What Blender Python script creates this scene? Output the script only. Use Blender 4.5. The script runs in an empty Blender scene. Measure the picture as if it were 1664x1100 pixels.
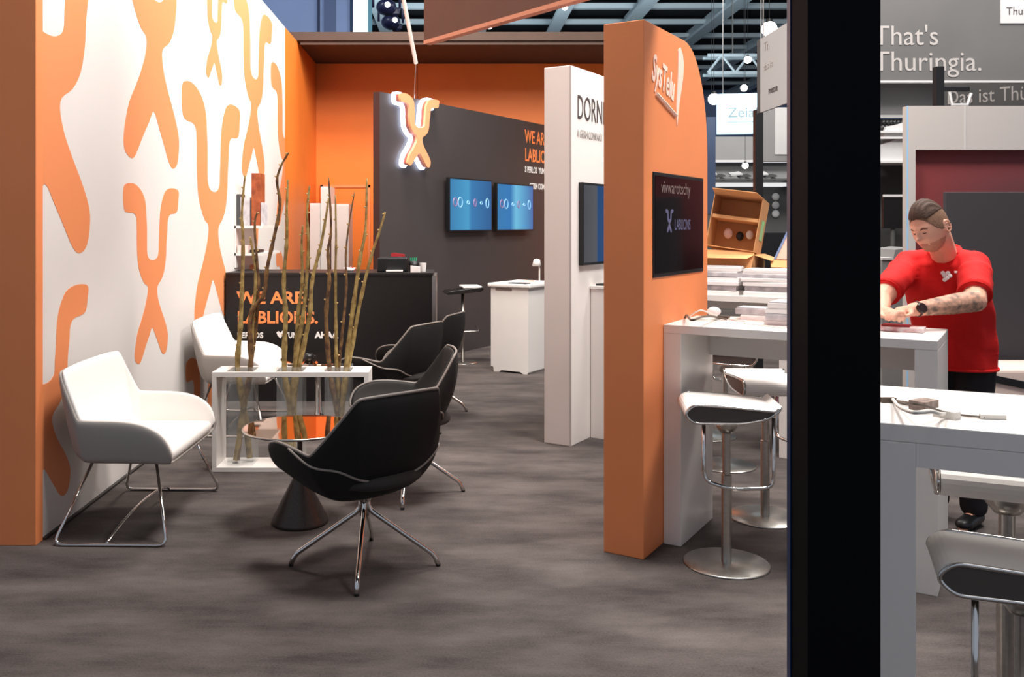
import bpy, bmesh, math, random
from mathutils.bvhtree import BVHTree
from mathutils import Vector, Matrix, Euler, Quaternion
random.seed(7)
PI = math.pi
S = bpy.context.scene
COL = S.collection
# ------------------------------------------------------------------ camera
F, CX, CY, H = 1480.0, 738.0, 365.0, 1.6
cam_d = bpy.data.cameras.new('camera'); cam = bpy.data.objects.new('camera', cam_d); COL.objects.link(cam)
cam.location = (0, 0, H); cam.rotation_euler = (PI/2, 0, 0)
cam_d.sensor_fit = 'HORIZONTAL'; cam_d.sensor_width = 36; cam_d.lens = 36*F/1664
cam_d.shift_x = (832-CX)/1664; cam_d.shift_y = (CY-550)/1664
cam_d.clip_start = .05; cam_d.clip_end = 200
S.camera = cam
# ------------------------------------------------------------------ world, exposure
S.view_settings.view_transform = 'Standard'; S.view_settings.look = 'None'
S.view_settings.gamma = 1; S.view_settings.use_curve_mapping = False
S.view_settings.exposure = 0.0
W = bpy.data.worlds.new('world'); S.world = W; W.use_nodes = True
bg = W.node_tree.nodes['Background']; bg.inputs[0].default_value = (.72, .80, .95, 1); bg.inputs[1].default_value = .47
# ------------------------------------------------------------------ hall lighting and added beam fill
def area(name, loc, tgt, size, power, col=(1, .96, .92), spread=None):
    l = bpy.data.lights.new(name, 'AREA'); l.shape = 'DISK'; l.size = size; l.energy = power; l.color = col
    if spread: l.spread = spread
    o = bpy.data.objects.new(name, l); COL.objects.link(o); o.location = loc
    o.rotation_euler = (Vector(tgt)-Vector(loc)).to_track_quat('-Z', 'Y').to_euler()
    return o
area('hall_light', (.3, 4.4, 6.4), (-.7, 5.2, 0), 1.3, 365)
area('hall_light', (1.6, 6.2, 6.4), (-.8, 7.0, 0), 1.4, 260)
area('hall_light', (3.0, 3.6, 6.0), (2.2, 4.5, .6), 1.4, 310)
area('hall_light', (1.0, -1.0, 6.5), (.8, 4.0, 0), 2.0, 22)
area('hall_light', (-.4, 9.0, 6.2), (-1.6, 10.5, 1.2), 1.2, 330, (1, .93, .86))
area('hall_light', (.4, 12.2, 5.6), (.0, 13.8, 1.6), 1.0, 90, (1, .93, .86))
area('hall_light', (5.0, 7.2, 6.4), (4.0, 9.5, .8), 1.8, 300)
area('hall_light', (6.0, 14.0, 7.2), (6.0, 20.0, 1.0), 2.0, 700)
area('beam_fill_light', (5.0, 22.0, 4.6), (4.0, 23.0, 9), 2.5, 480, (.8, .93, 1))  # added fill aimed upward to brighten the ceiling beams, not a hall fixture
area('beam_fill_light', (0, 26.0, 4.6), (0, 26.5, 9), 2.5, 380, (.8, .93, 1))  # second added fill for the beams, its source unseen from the camera
area('hall_light', (-5.0, 12.0, 7.6), (-6.0, 20.0, 5.0), 2.0, 250, (.75, .85, 1))

# ------------------------------------------------------------------ materials
def srgb(r, g, b):
    f = lambda c: (c/255/12.92) if c/255 <= .04045 else ((c/255+.055)/1.055)**2.4
    return (f(r), f(g), f(b), 1)
MATS = {}
def mat(name, col=(200, 200, 200), rough=.5, metal=0, emit=0, noise=0, nscale=40, bump=0, bscale=80, trans=0, coat=0, ior=1.45, col2=None, alpha=1, spec=.5):
    if name in MATS: return MATS[name]
    m = bpy.data.materials.new(name); m.use_nodes = True; nt = m.node_tree; p = nt.nodes['Principled BSDF']
    c = srgb(*col); p.inputs['Base Color'].default_value = c; p.inputs['Roughness'].default_value = rough
    p.inputs['Metallic'].default_value = metal; p.inputs['IOR'].default_value = ior
    p.inputs['Specular IOR Level'].default_value = spec
    if trans: p.inputs['Transmission Weight'].default_value = trans
    if coat: p.inputs['Coat Weight'].default_value = coat; p.inputs['Coat Roughness'].default_value = .08
    if emit: p.inputs['Emission Color'].default_value = c; p.inputs['Emission Strength'].default_value = emit
    if alpha < 1: p.inputs['Alpha'].default_value = alpha
    tc = None
    if noise or col2 or bump: tc = nt.nodes.new('ShaderNodeTexCoord')
    if noise or col2:
        n = nt.nodes.new('ShaderNodeTexNoise'); n.inputs['Scale'].default_value = nscale; n.inputs['Detail'].default_value = 6
        nt.links.new(tc.outputs['Object'], n.inputs['Vector'])
        r = nt.nodes.new('ShaderNodeValToRGB')
        c2 = srgb(*col2) if col2 else tuple(min(1, x*(1+noise)) for x in c[:3])+(1,)
        c1 = c if col2 else tuple(x*(1-noise) for x in c[:3])+(1,)
        r.color_ramp.elements[0].position = .35; r.color_ramp.elements[1].position = .65
        r.color_ramp.elements[0].color = c1; r.color_ramp.elements[1].color = c2
        nt.links.new(n.outputs['Fac'], r.inputs['Fac']); nt.links.new(r.outputs['Color'], p.inputs['Base Color'])
    if bump:
        n = nt.nodes.new('ShaderNodeTexNoise'); n.inputs['Scale'].default_value = bscale; n.inputs['Detail'].default_value = 4
        nt.links.new(tc.outputs['Object'], n.inputs['Vector'])
        b = nt.nodes.new('ShaderNodeBump'); b.inputs['Strength'].default_value = bump; b.inputs['Distance'].default_value = .01
        nt.links.new(n.outputs['Fac'], b.inputs['Height']); nt.links.new(b.outputs['Normal'], p.inputs['Normal'])
    MATS[name] = m; return m
ORANGE = mat('orange_laminate', (238, 142, 88), .55, noise=.03, nscale=2)
ORANGE_REAR = mat('orange_back_wall_laminate', (240, 128, 48), .5, noise=.03, nscale=2)  # deeper orange for the rear wall, side wall and door
ORANGE_PRINT = mat('orange_print', (232, 142, 90), .6)
WHITE_WALL = mat('white_wall_print', (222, 217, 213), .6, noise=.015, nscale=1.5)
WHITE = mat('white_laminate', (226, 221, 216), .38, noise=.015, nscale=3)
WHITE_LEATHER = mat('white_leather', (245, 240, 234), .5, bump=.05, bscale=300)
SHELL_GREY = mat('pale_grey_shell', (158, 151, 145), .45)
BLACK_FABRIC = mat('black_fabric', (9, 8, 8), .85, noise=.2, nscale=300, bump=.2, bscale=400)
GREY_FABRIC = mat('dark_grey_inner_fabric', (44, 41, 39), .9, noise=.15, nscale=300, bump=.2, bscale=400)
PIPING = mat('grey_piping', (128, 120, 114), .6)
CHROME = mat('chrome', (215, 213, 210), .12, 1)
STEEL = mat('brushed_steel', (190, 186, 180), .3, 1, noise=.06, nscale=60)
DARK_WALL = mat('charcoal_laminate', (62, 56, 55), .5, noise=.03, nscale=2)
BLACK_LAM = mat('black_laminate', (20, 16, 16), .45)
BROWN = mat('dark_brown_fabric', (84, 66, 57), .8, noise=.06, nscale=3)
BROWN2 = mat('umber_panel', (112, 76, 62), .75, noise=.04, nscale=3)
NAVY = mat('black_navy_pillar', (7, 8, 13), .6, noise=.2, nscale=2, spec=.08)
BLACK_GLASS = mat('black_screen_glass', (6, 5, 6), .08, coat=.5)
BLACK_PLASTIC = mat('black_plastic', (18, 18, 20), .4)
LETTER_O = mat('orange_lettering', (250, 140, 80), .5)
LETTER_W = mat('white_lettering', (235, 232, 228), .5)
LETTER_G = mat('grey_lettering', (165, 160, 157), .5)
LETTER_D = mat('charcoal_lettering', (70, 62, 62), .5)
GLASS = mat('clear_glass', (226, 232, 230), .03, alpha=.09)
GLASS_DARK = mat('bronze_mirror_glass', (196, 168, 148), .03, 1)
CONE = mat('dark_cast_metal', (70, 62, 58), .38, .6, noise=.1, nscale=90)
BARK = mat('olive_bark', (122, 98, 52), .7, noise=.0, nscale=22, col2=(176, 150, 90), bump=.4, bscale=90)
BARK_D = mat('brown_twig_bark', (74, 46, 30), .8, noise=.0, nscale=22, col2=(138, 104, 62), bump=.4, bscale=90)
CARD = mat('cardboard', (190, 138, 90), .8, noise=.05, nscale=8)
CARD_IN = mat('cardboard_inside', (205, 150, 98), .8, noise=.05, nscale=8)
PAPER = mat('white_paper', (238, 234, 232), .6)
PAPER_G = mat('printed_grey_paper', (176, 172, 176), .6, col2=(214, 208, 210), nscale=14)
PAPER_P = mat('pink_paper', (236, 205, 196), .6)
RED = mat('red_tshirt_cotton', (206, 16, 14), .85, bump=.9, bscale=7)
SKIN = mat('skin', (232, 170, 144), .55, noise=.05, nscale=12)
STUBBLE = mat('stubbled_skin', (196, 136, 110), .7, noise=.1, nscale=120)
INK = mat('tattooed_skin', (128, 106, 94), .6, nscale=34, col2=(216, 162, 136))
HAIR = mat('short_brown_hair', (72, 50, 38), .7, noise=.25, nscale=60, bump=.3, bscale=150)
HAIR_F = mat('cropped_side_hair', (122, 90, 70), .8, noise=.2, nscale=150)
LIP = mat('lip_skin', (196, 122, 104), .5)
DARK_EYE = mat('dark_brow_hair', (92, 54, 40), .8)
PANTS = mat('black_trousers', (26, 22, 26), .85)
G1 = mat('mid_grey_panel', (128, 128, 128), .6, noise=.03, nscale=2)
G2 = mat('dark_grey_panel', (70, 70, 70), .6, noise=.05, nscale=2)
G3 = mat('light_grey_panel', (190, 190, 190), .6, noise=.03, nscale=2)
BANNER = mat('glossy_grey_banner', (98, 97, 96), .28, noise=.1, nscale=.8)
LAMP = mat('lamp_glow', (255, 250, 245), .5, emit=9)
LEDW = mat('white_led_glow', (215, 228, 255), .5, emit=8)
CREAM = mat('cream_booth_paint', (176, 170, 166), .5)
MAROON = mat('dark_red_wall', (128, 48, 48), .6, nscale=.7, col2=(98, 56, 60))
CHAR = mat('charcoal_cloth', (50, 47, 50), .8)
BEAM = mat('pale_steel_beam', (190, 205, 212), .5)
DUCT = mat('dark_ceiling', (9, 11, 17), .9, noise=.3, nscale=1)
BLUEW = mat('blue_grey_hall_wall', (132, 152, 192), .7, noise=.05, nscale=.6)

def carpet():
    m = bpy.data.materials.new('charcoal_carpet'); m.use_nodes = True; nt = m.node_tree; p = nt.nodes['Principled BSDF']
    tc = nt.nodes.new('ShaderNodeTexCoord')
    mp = nt.nodes.new('ShaderNodeMapping'); mp.inputs['Scale'].default_value = (1, 2.6, 1); mp.inputs['Rotation'].default_value = (0, 0, .12)
    nt.links.new(tc.outputs['Object'], mp.inputs['Vector'])
    a = nt.nodes.new('ShaderNodeTexNoise'); a.inputs['Scale'].default_value = 1.7; a.inputs['Detail'].default_value = 7; a.inputs['Roughness'].default_value = .62
    b = nt.nodes.new('ShaderNodeTexNoise'); b.inputs['Scale'].default_value = 110; b.inputs['Detail'].default_value = 3
    nt.links.new(mp.outputs['Vector'], a.inputs['Vector']); nt.links.new(tc.outputs['Object'], b.inputs['Vector'])
    mx = nt.nodes.new('ShaderNodeMath'); mx.operation = 'MULTIPLY_ADD'; mx.inputs[1].default_value = .3
    nt.links.new(b.outputs['Fac'], mx.inputs[0]); nt.links.new(a.outputs['Fac'], mx.inputs[2])
    r = nt.nodes.new('ShaderNodeValToRGB'); r.color_ramp.elements[0].position = .45; r.color_ramp.elements[1].position = .86
    r.color_ramp.elements[0].color = srgb(56, 50, 49); r.color_ramp.elements[1].color = srgb(98, 90, 87)
    nt.links.new(mx.outputs[0], r.inputs['Fac']); nt.links.new(r.outputs['Color'], p.inputs['Base Color'])
    p.inputs['Roughness'].default_value = .9; p.inputs['Specular IOR Level'].default_value = .25
    bp = nt.nodes.new('ShaderNodeBump'); bp.inputs['Strength'].default_value = .35; bp.inputs['Distance'].default_value = .006
    nt.links.new(b.outputs['Fac'], bp.inputs['Height']); nt.links.new(bp.outputs['Normal'], p.inputs['Normal'])
    return m
CARPET = carpet()
def screen_mat(name, stops, emit):
    m = bpy.data.materials.new(name); m.use_nodes = True; nt = m.node_tree; p = nt.nodes['Principled BSDF']
    tc = nt.nodes.new('ShaderNodeTexCoord'); sp = nt.nodes.new('ShaderNodeSeparateXYZ'); r = nt.nodes.new('ShaderNodeValToRGB')
    nt.links.new(tc.outputs['Generated'], sp.inputs[0]); nt.links.new(sp.outputs['Y'], r.inputs['Fac'])
    r.color_ramp.elements[0].position = stops[0][0]; r.color_ramp.elements[0].color = srgb(*stops[0][1])
    r.color_ramp.elements[1].position = stops[-1][0]; r.color_ramp.elements[1].color = srgb(*stops[-1][1])
    for q, c in stops[1:-1]:
        e = r.color_ramp.elements.new(q); e.color = srgb(*c)
    p.inputs['Base Color'].default_value = (.01, .02, .03, 1)
    nt.links.new(r.outputs['Color'], p.inputs['Emission Color']); p.inputs['Emission Strength'].default_value = emit
    p.inputs['Roughness'].default_value = .12
    return m
SCREEN_BLUE = screen_mat('blue_screen_image', [(0, (38, 120, 172)), (.42, (60, 150, 196)), (.5, (34, 112, 168)), (1, (10, 78, 138))], .95)
SCREEN_BLUE2 = screen_mat('blue_screen_image_second', [(0, (30, 112, 170)), (.35, (24, 110, 176)), (.5, (104, 184, 220)), (1, (22, 96, 166))], .95)
SCREEN_GREY = screen_mat('grey_and_blue_screen_image', [(0, (78, 72, 74)), (.26, (92, 88, 90)), (.30, (20, 66, 120)), (1, (14, 62, 118))], .75)
SIGN_BLUE = mat('pale_blue_backlit_sign', (196, 232, 248), .4, emit=1.0)

# ------------------------------------------------------------------ helpers
def P(px, py, Y): return Vector(((px-CX)/F*Y, Y, H-(py-CY)/F*Y))
def tag(o, label=None, cat=None, group=None, kind=None):
    if label: o['label'] = label
    if cat: o['category'] = cat
    if group: o['group'] = group
    if kind: o['kind'] = kind
    return o
def empty(name, loc, label, cat, group=None, rz=0):
    o = bpy.data.objects.new(name, None); COL.objects.link(o); o.location = loc; o.rotation_euler = (0, 0, rz)
    o.empty_display_size = .1
    return tag(o, label, cat, group)
def mtx(o):
    return Matrix.LocRotScale(o.location, o.rotation_euler, o.scale)
def obj(name, bm, m, parent=None, world=False, smooth=False, bevel=0, seg=2, sub=0, solid=0, soff=0, loc=None):
    if world and parent is not None:
        r = parent
        mm = mtx(r)
        while r.parent: r = r.parent; mm = mtx(r) @ mm
        bm.transform(mm.inverted())
    bmesh.ops.recalc_face_normals(bm, faces=bm.faces) if not solid else None
    me = bpy.data.meshes.new(name); bm.to_mesh(me); bm.free()
    for x in (m if isinstance(m, (list, tuple)) else [m]): me.materials.append(x)
    o = bpy.data.objects.new(name, me); COL.objects.link(o)
    if parent is not None: o.parent = parent
    if loc is not None: o.location = loc
    if smooth:
        for p in me.polygons: p.use_smooth = True
    if solid:
        q = o.modifiers.new('solid', 'SOLIDIFY'); q.thickness = solid; q.offset = soff
    if sub:
        q = o.modifiers.new('sub', 'SUBSURF'); q.levels = sub; q.render_levels = sub
    if bevel:
        q = o.modifiers.new('bev', 'BEVEL'); q.width = bevel; q.segments = seg; q.limit_method = 'ANGLE'; q.angle_limit = .7
        q.harden_normals = False
    return o
def box(bm, x0, x1, y0, y1, z0, z1, M=None):
    vs = [Vector(v) for v in ((x0, y0, z0), (x1, y0, z0), (x1, y1, z0), (x0, y1, z0), (x0, y0, z1), (x1, y0, z1), (x1, y1, z1), (x0, y1, z1))]
    if M: vs = [M @ v for v in vs]
    v = [bm.verts.new(q) for q in vs]
    for f in ((0, 3, 2, 1), (4, 5, 6, 7), (0, 1, 5, 4), (1, 2, 6, 5), (2, 3, 7, 6), (3, 0, 4, 7)): bm.faces.new([v[i] for i in f])
    return bm
def BX(*a, **k): return box(bmesh.new(), *a, **k)
def fillet(pts, r, n=5):
    out = [Vector(pts[0])]
    for i in range(1, len(pts)-1):
        a, b, c = Vector(pts[i-1]), Vector(pts[i]), Vector(pts[i+1])
        d1 = (a-b); d2 = (c-b); q = min(r, d1.length*.45, d2.length*.45)
        s, e = b+d1.normalized()*q, b+d2.normalized()*q
        for k in range(n+1):
            t = k/n; out.append((s*(1-t)*(1-t))+(b*2*t*(1-t))+(e*t*t))
    out.append(Vector(pts[-1])); return out
def tube(bm, pts, r, seg=10, closed=False, ry=None):
    pts = [Vector(p) for p in pts]; n = len(pts)
    rr = r if isinstance(r, (list, tuple)) else [r]*n
    rings = []; up = None
    for i in range(n):
        if closed: t = pts[(i+1) % n]-pts[i-1]
        else: t = pts[min(i+1, n-1)]-pts[max(i-1, 0)]
        t.normalize()
        if up is None:
            up = Vector((0, 0, 1)) if abs(t.z) < .9 else Vector((1, 0, 0))
        a = t.cross(up)
        if a.length < 1e-5: a = t.orthogonal()
        a.normalize(); b = a.cross(t).normalized(); up = b
        rings.append([bm.verts.new(pts[i]+a*(math.cos(k*2*PI/seg)*rr[i])+b*(math.sin(k*2*PI/seg)*rr[i])) for k in range(seg)])
    for i in range(n if closed else n-1):
        A, B = rings[i], rings[(i+1) % n]
        for k in range(seg): bm.faces.new((A[k], A[(k+1) % seg], B[(k+1) % seg], B[k]))
    if not closed:
        bm.faces.new(rings[0][::-1]); bm.faces.new(rings[-1])
    return bm
def TB(pts, r, **k): return tube(bmesh.new(), pts, r, **k)
def lathe(bm, prof, seg=40, c=(0, 0, 0)):
    c = Vector(c); rings = []
    for r, z in prof:
        if r < 1e-6: rings.append([bm.verts.new(c+Vector((0, 0, z)))])
        else: rings.append([bm.verts.new(c+Vector((r*math.cos(k*2*PI/seg), r*math.sin(k*2*PI/seg), z))) for k in range(seg)])
    for A, B in zip(rings, rings[1:]):
        for k in range(seg):
            k2 = (k+1) % seg
            if len(A) == 1 and len(B) == 1: continue
            if len(A) == 1: bm.faces.new((A[0], B[k2], B[k]))
            elif len(B) == 1: bm.faces.new((A[k], A[k2], B[0]))
            else: bm.faces.new((A[k], A[k2], B[k2], B[k]))
    if len(rings[0]) > 1: bm.faces.new(rings[0][::-1])
    if len(rings[-1]) > 1: bm.faces.new(rings[-1])
    return bm
def LT(prof, **k): return lathe(bmesh.new(), prof, **k)
def prism(bm, poly, d):
    """poly: list of 3D points in one plane, d: extrusion vector"""
    a = [bm.verts.new(Vector(p)) for p in poly]; b = [bm.verts.new(Vector(p)+Vector(d)) for p in poly]; n = len(a)
    f1 = bm.faces.new(a); f2 = bm.faces.new(b[::-1])
    for i in range(n): bm.faces.new((a[i], b[i], b[(i+1) % n], a[(i+1) % n]))
    bmesh.ops.recalc_face_normals(bm, faces=bm.faces)
    bmesh.ops.triangulate(bm, faces=[f for f in bm.faces if len(f.verts) > 4])
    return bm
def PR(poly, d): return prism(bmesh.new(), poly, d)
def slab(bm, q, t):
    n = (Vector(q[1])-Vector(q[0])).cross(Vector(q[2])-Vector(q[1])).normalized()
    return prism(bm, q, n*t)
def ico(bm, c, r, s=2, sc=(1, 1, 1), M=None):
    mt = Matrix.Translation(Vector(c)) @ (M or Matrix()) @ Matrix.Diagonal((sc[0], sc[1], sc[2], 1))
    bmesh.ops.create_icosphere(bm, subdivisions=s, radius=r, matrix=mt); return bm
def evalmesh(o, name=None):
    dg = bpy.context.evaluated_depsgraph_get(); dg.update()
    me = bpy.data.meshes.new_from_object(o.evaluated_get(dg)); return me
def text(s, size, m, parent, M, ext=.002, bold=0, xs=1, name='lettering', sp=1):
    c = bpy.data.curves.new('t', 'FONT'); c.body = s; c.size = size; c.extrude = ext*.5; c.offset = bold; c.space_character = sp
    c.resolution_u = 3
    o = bpy.data.objects.new('t', c); COL.objects.link(o)
    me = evalmesh(o); bpy.data.objects.remove(o); bpy.data.curves.remove(c)
    me.name = name; me.materials.clear(); me.materials.append(m)
    me.transform(M @ Matrix.Diagonal((xs, 1, 1, 1)))
    q = bpy.data.objects.new(name, me); COL.objects.link(q)
    if parent is not None: q.parent = parent
    return q
def side_M(x, y, z):   # text running along local +y, facing local +x
    return Matrix(((0, 0, 1, x), (1, 0, 0, y), (0, 1, 0, z), (0, 0, 0, 1)))
def front_M(x, y, z):  # text running along +x, facing -y
    return Matrix(((1, 0, 0, x), (0, 0, -1, y), (0, 1, 0, z), (0, 0, 0, 1)))
def copy_tree(o, parent=None):
    c = o.copy(); COL.objects.link(c)
    if parent is not None: c.parent = parent
    for ch in [x for x in bpy.data.objects if x.parent == o]: copy_tree(ch, c)
    return c
RE = -math.atan(.64)                       # the stand's furniture is turned by this much
E = Vector((math.cos(RE), math.sin(RE), 0)); D = Vector((-math.sin(RE), math.cos(RE), 0))

# ------------------------------------------------------------------ canonical figure (two antlers, two legs)
RAW = [(455,80),(470,60),(500,56),(530,74),(555,110),(570,160),(575,230),(578,300),(578,380),(580,430),(590,455),(607,462),(625,455),(638,430),(640,380),(643,320),(645,250),(650,190),(660,140),(675,100),(700,84),(730,88),(745,105),(743,150),(738,200),(725,216),(700,222),(688,250),(685,310),(680,380),(678,440),(670,510),(655,560),(635,595),(632,630),(640,680),(655,730),(672,780),(685,830),(688,870),(682,930),(668,955),(655,945),(640,905),(622,855),(605,815),(590,860),(570,920),(555,970),(540,1005),(520,1000),(513,970),(518,910),(530,840),(548,780),(565,720),(580,650),(582,600),(565,585),(545,540),(532,490),(527,430),(525,370),(525,300),(522,240),(508,215),(480,212),(460,200),(453,150)]
FIG = []
for a, b in RAW:
    px, py = 60+a/3.236, 280+b/3.236
    Y = 2.09*F/(CX-px); FIG.append((Y-6.306, H-(py-CY)/F*Y-1.174))       # origin at the neck
def smooth_poly(p, k=3):
    out = []; n = len(p)
    for i in range(n):
        p0, p1, p2, p3 = [Vector(p[(i+j) % n]).to_2d() for j in (-1, 0, 1, 2)]
        for j in range(k):
            t = j/k
            out.append(.5*((2*p1)+(p2-p0)*t+(2*p0-5*p1+4*p2-p3)*t*t+(3*p1-p0-3*p2+p3)*t*t*t))
    return out
FIGS = smooth_poly([(a, b) for a, b in FIG])

# ================================================================== SETTING
tag(obj('floor', BX(-14, 30, -2.5, 52, -.1, 0), CARPET), kind='structure')
tag(obj('ceiling', BX(-14, 30, -2.5, 52, 9.0, 9.2), DUCT), kind='structure')
tag(obj('wall_back', BX(-14, 30, 50, 50.3, 0, 9), BLUEW), kind='structure')
# left stand wall with printed figures
wl = tag(obj('wall_left', BX(-2.29, -2.09, 4.62, 11.25, 0, 4.04), WHITE_WALL), kind='structure')
tag(obj('trim_1', BX(-3.6, -2.085, 4.54, 4.62, 0, 4.04), ORANGE, bevel=.003), kind='structure')          # orange end panel facing the aisle
tag(obj('wall_side', BX(-2.29, -2.09, 11.25, 13.8, 0, 4.04), ORANGE_REAR), kind='structure')
wb = tag(obj('wall_rear', BX(-2.29, 2.9, 13.8, 13.95, 0, 4.04), ORANGE_REAR), kind='structure')
obj('wall_seam', BX(-.555, -.55, 13.797, 13.8, 2.2, 4.04), mat('seam_shadow_gap', (150, 70, 20)), wb)
tag(obj('trim_2', BX(-2.29, 2.75, 12.1, 13.9, 4.05, 4.16), BROWN), kind='structure')                       # dark roof slab
obj('wall_fascia', BX(-2.05, 2.75, 12.14, 12.2, 4.0, 4.05), BROWN, bpy.data.objects['trim_2'])
tag(obj('trim_3', BX(-2.10, -2.07, 4.62, 11.25, 0, .012), mat('dark_base_gap', (40, 34, 32))), kind='structure')
def wall_figure(Yc, zn, sc):
    poly = [Vector((-2.0885, Yc+p[0]*sc, zn+p[1]*sc)) for p in FIGS]
    bm = PR(poly, (-.0025, 0, 0))
    for co, no in (((0, 4.623, 0), (0, -1, 0)), ((0, 11.249, 0), (0, 1, 0)), ((0, 0, .015), (0, 0, -1)), ((0, 0, 4.035), (0, 0, 1))):
        bmesh.ops.bisect_plane(bm, geom=bm.verts[:]+bm.edges[:]+bm.faces[:], plane_co=co, plane_no=no, clear_outer=True)
    if not bm.faces: return
    obj('printed_figure', bm, ORANGE_PRINT, wl)
for a in ((4.66, 2.28, 1.66), (6.345, 2.865, 1.68), (6.306, 1.174, 1.0), (7.90, 1.59, 1.64), (7.94, 3.23, .77), (9.51, 2.847, 1.56),
          (4.64, .62, .93), (7.6, -.10, .92), (11.27, 2.37, 1.6), (9.45, 1.29, .85), (11.25, .6, 1.0), (9.6, -.1, 1.0)):
    wall_figure(*a)
# hall structure above and behind the stand
for i, k in enumerate((-.9, -.35, .13, .51, .87, 1.28, 1.7, 2.15, 2.7)):
    x = k*6.9
    bm = bmesh.new(); box(bm, x-.22, x+.22, 4, 50, 8.42, 8.52); box(bm, x-.03, x+.03, 4, 50, 8.52, 8.9)
    tag(obj('trim_%d' % (i+10), bm, BEAM), kind='structure')
for i in range(22):
    y = 20.5+i*2.3 if i < 12 else 50.5
    if y > 49: continue
    tag(obj('trim_%d' % (i+30), BX(-12, 28, y-.12, y+.12, 8.64, 8.8), BEAM), kind='structure')
# blue-grey hall wall far behind the stand, with a bright window strip
hw = tag(obj('wall_hall', BX(-13, -2.05, 20, 20.3, 0, 9), BLUEW), kind='structure')
obj('wall_recess', BX(-2.85, -2.6, 19.96, 20, 0, 9), mat('slate_recess', (84, 100, 134), .7), hw)
obj('wall_joint', BX(-3.0, -2.95, 19.95, 20, 0, 9), mat('dark_joint', (36, 48, 78), .7), hw)
obj('wall_joint', BX(-2.28, -2.22, 19.95, 20, 0, 9), mat('dark_joint', (36, 48, 78), .7), hw)
w1 = tag(obj('window_1', BX(-2.21, -1.86, 19.9, 20.0, 4.2, 8.4), mat('daylight_pane', (214, 242, 252), .3, emit=1.0)), kind='structure')
for zz in (4.2, 5.6, 7.0): obj('window_frame', BX(-2.23, -1.84, 19.88, 19.93, zz, zz+.06), G1, w1)
obj('window_frame', BX(-1.88, -1.8, 19.86, 20.0, 0, 8.4), mat('teal_frame', (96, 150, 168), .6), w1)

# ================================================================== dark wall with screens
LW = 4.5
dw = tag(obj('wall_screens', BX(-.085, 0, 0, LW, 0, 3.06), DARK_WALL, loc=(-.818, 10.0, 0)), kind='structure'); dw.rotation_euler = (0, 0, RE)
obj('wall_edge', BX(-.086, .001, -.004, 0, 0, 3.061), mat('dark_red_edge', (58, 28, 24), .6), dw)
def on_dark(y, z, x=0): return mtx(dw) @ Vector((x, y, z))
# glowing figure sign
lg = empty('illuminated_sign', on_dark(.60, 2.2), 'orange figure sign with white glow mounted high on the dark wall', 'sign', rz=RE)
cx0 = sum(p[0] for p in FIGS)/len(FIGS)
def figpoly(x, sc, grow=0):
    pts = [Vector((x, (p[0]-cx0)*sc, .40+p[1]*sc)) for p in FIGS]
    if grow:
        n = len(pts); out = []
        for i in range(n):
            t = (pts[(i+1) % n]-pts[i-1]).normalized(); nn = Vector((0, t.z, -t.y)); out.append(pts[i]-nn*grow)
        pts = out
    return pts
obj('figure_face', PR(figpoly(.09, .70, -.016), (.03, 0, 0)), mat('sign_face_peach', (244, 160, 112), .5), lg)
obj('figure_body', PR(figpoly(.05, .70, -.020), (.05, 0, 0)), mat('sign_side', (150, 70, 45), .5), lg)
obj('light_layer', PR(figpoly(.008, .70, .006), (.03, 0, 0)), LEDW, lg)
def tv(name, root, M, w, h, scr, label, glyph=None, d=.05, off=.05):
    """screen on a face looking along local +x; M: lower near corner"""
    t = empty(name, M, label, 'screen', rz=RE)
    cs_ = obj('casing', BX(off, off+d, 0, w, 0, h), BLACK_PLASTIC, t, bevel=.004)
    obj('display', BX(off+d, off+d+.002, .018, w-.018, .02, h-.018), scr, cs_)
    if off > .02: obj('wall_bracket', BX(0, off, w*.35, w*.65, h*.3, h*.7), BLACK_PLASTIC, t)
    return t
t1 = tv('wall_screen', dw, on_dark(1.255, 1.515), 1.02, .66, SCREEN_BLUE, 'blue lit wall screen nearer the glowing figure sign')
t2 = tv('wall_screen', dw, on_dark(2.406, 1.515), 1.03, .64, SCREEN_BLUE2, 'blue lit wall screen beside the white display column')
SG = mat('screen_glyph', (120, 170, 205), .4, emit=.5); SR = mat('screen_glyph_red', (120, 100, 135), .4, emit=.5)
for t in (t1, t2):
    for k, (yy, ww, hh, mm_) in enumerate(((.08, .09, .1, SR), (.19, .1, .12, SG), (.4, .05, .04, SG), (.56, .06, .09, SR), (.72, .05, .03, SG), (.86, .07, .12, SG))):
        bm = bmesh.new(); tube(bm, [(.102, yy+ww/2+math.cos(a)*ww/2, .36+math.sin(a)*hh/2) for a in [q*2*PI/16 for q in range(16)]], .009, seg=5, closed=True)
        obj('screen_icon', bm, mm_, t)
text('WE ARE', .26, LETTER_O, dw, side_M(.004, 3.36, 2.76), bold=.004, xs=.75)
text('LABLIONS.', .26, LETTER_O, dw, side_M(.004, 3.36, 2.50), bold=.004, xs=.75)
text('S PERLOS  YUMV', .12, LETTER_W, dw, side_M(.004, 3.36, 2.34), bold=.003, xs=.75)
text('GERM COMP', .12, LETTER_W, dw, side_M(.004, 3.50, 2.11), bold=.003, xs=.75)

# suspension cable from the dark wall up to the ceiling
sc_ = empty('suspension_cable', on_dark(.70, 3.06, -.03), 'thin cable rising from the dark wall past the dark roof, upper length white', 'cable')
a = on_dark(.70, 3.06, -.03); b = P(676, 103, 10.35); c = P(654, -10, 9.9); d = c+(c-b)*((8.95-c.z)/(c.z-b.z))
obj('wire', TB([a, b], .006, seg=6), STEEL, sc_, world=True)
obj('sleeve', TB([b, c, d], .024, seg=8), mat('white_sleeve', (235, 220, 210)), sc_, world=True)

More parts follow.
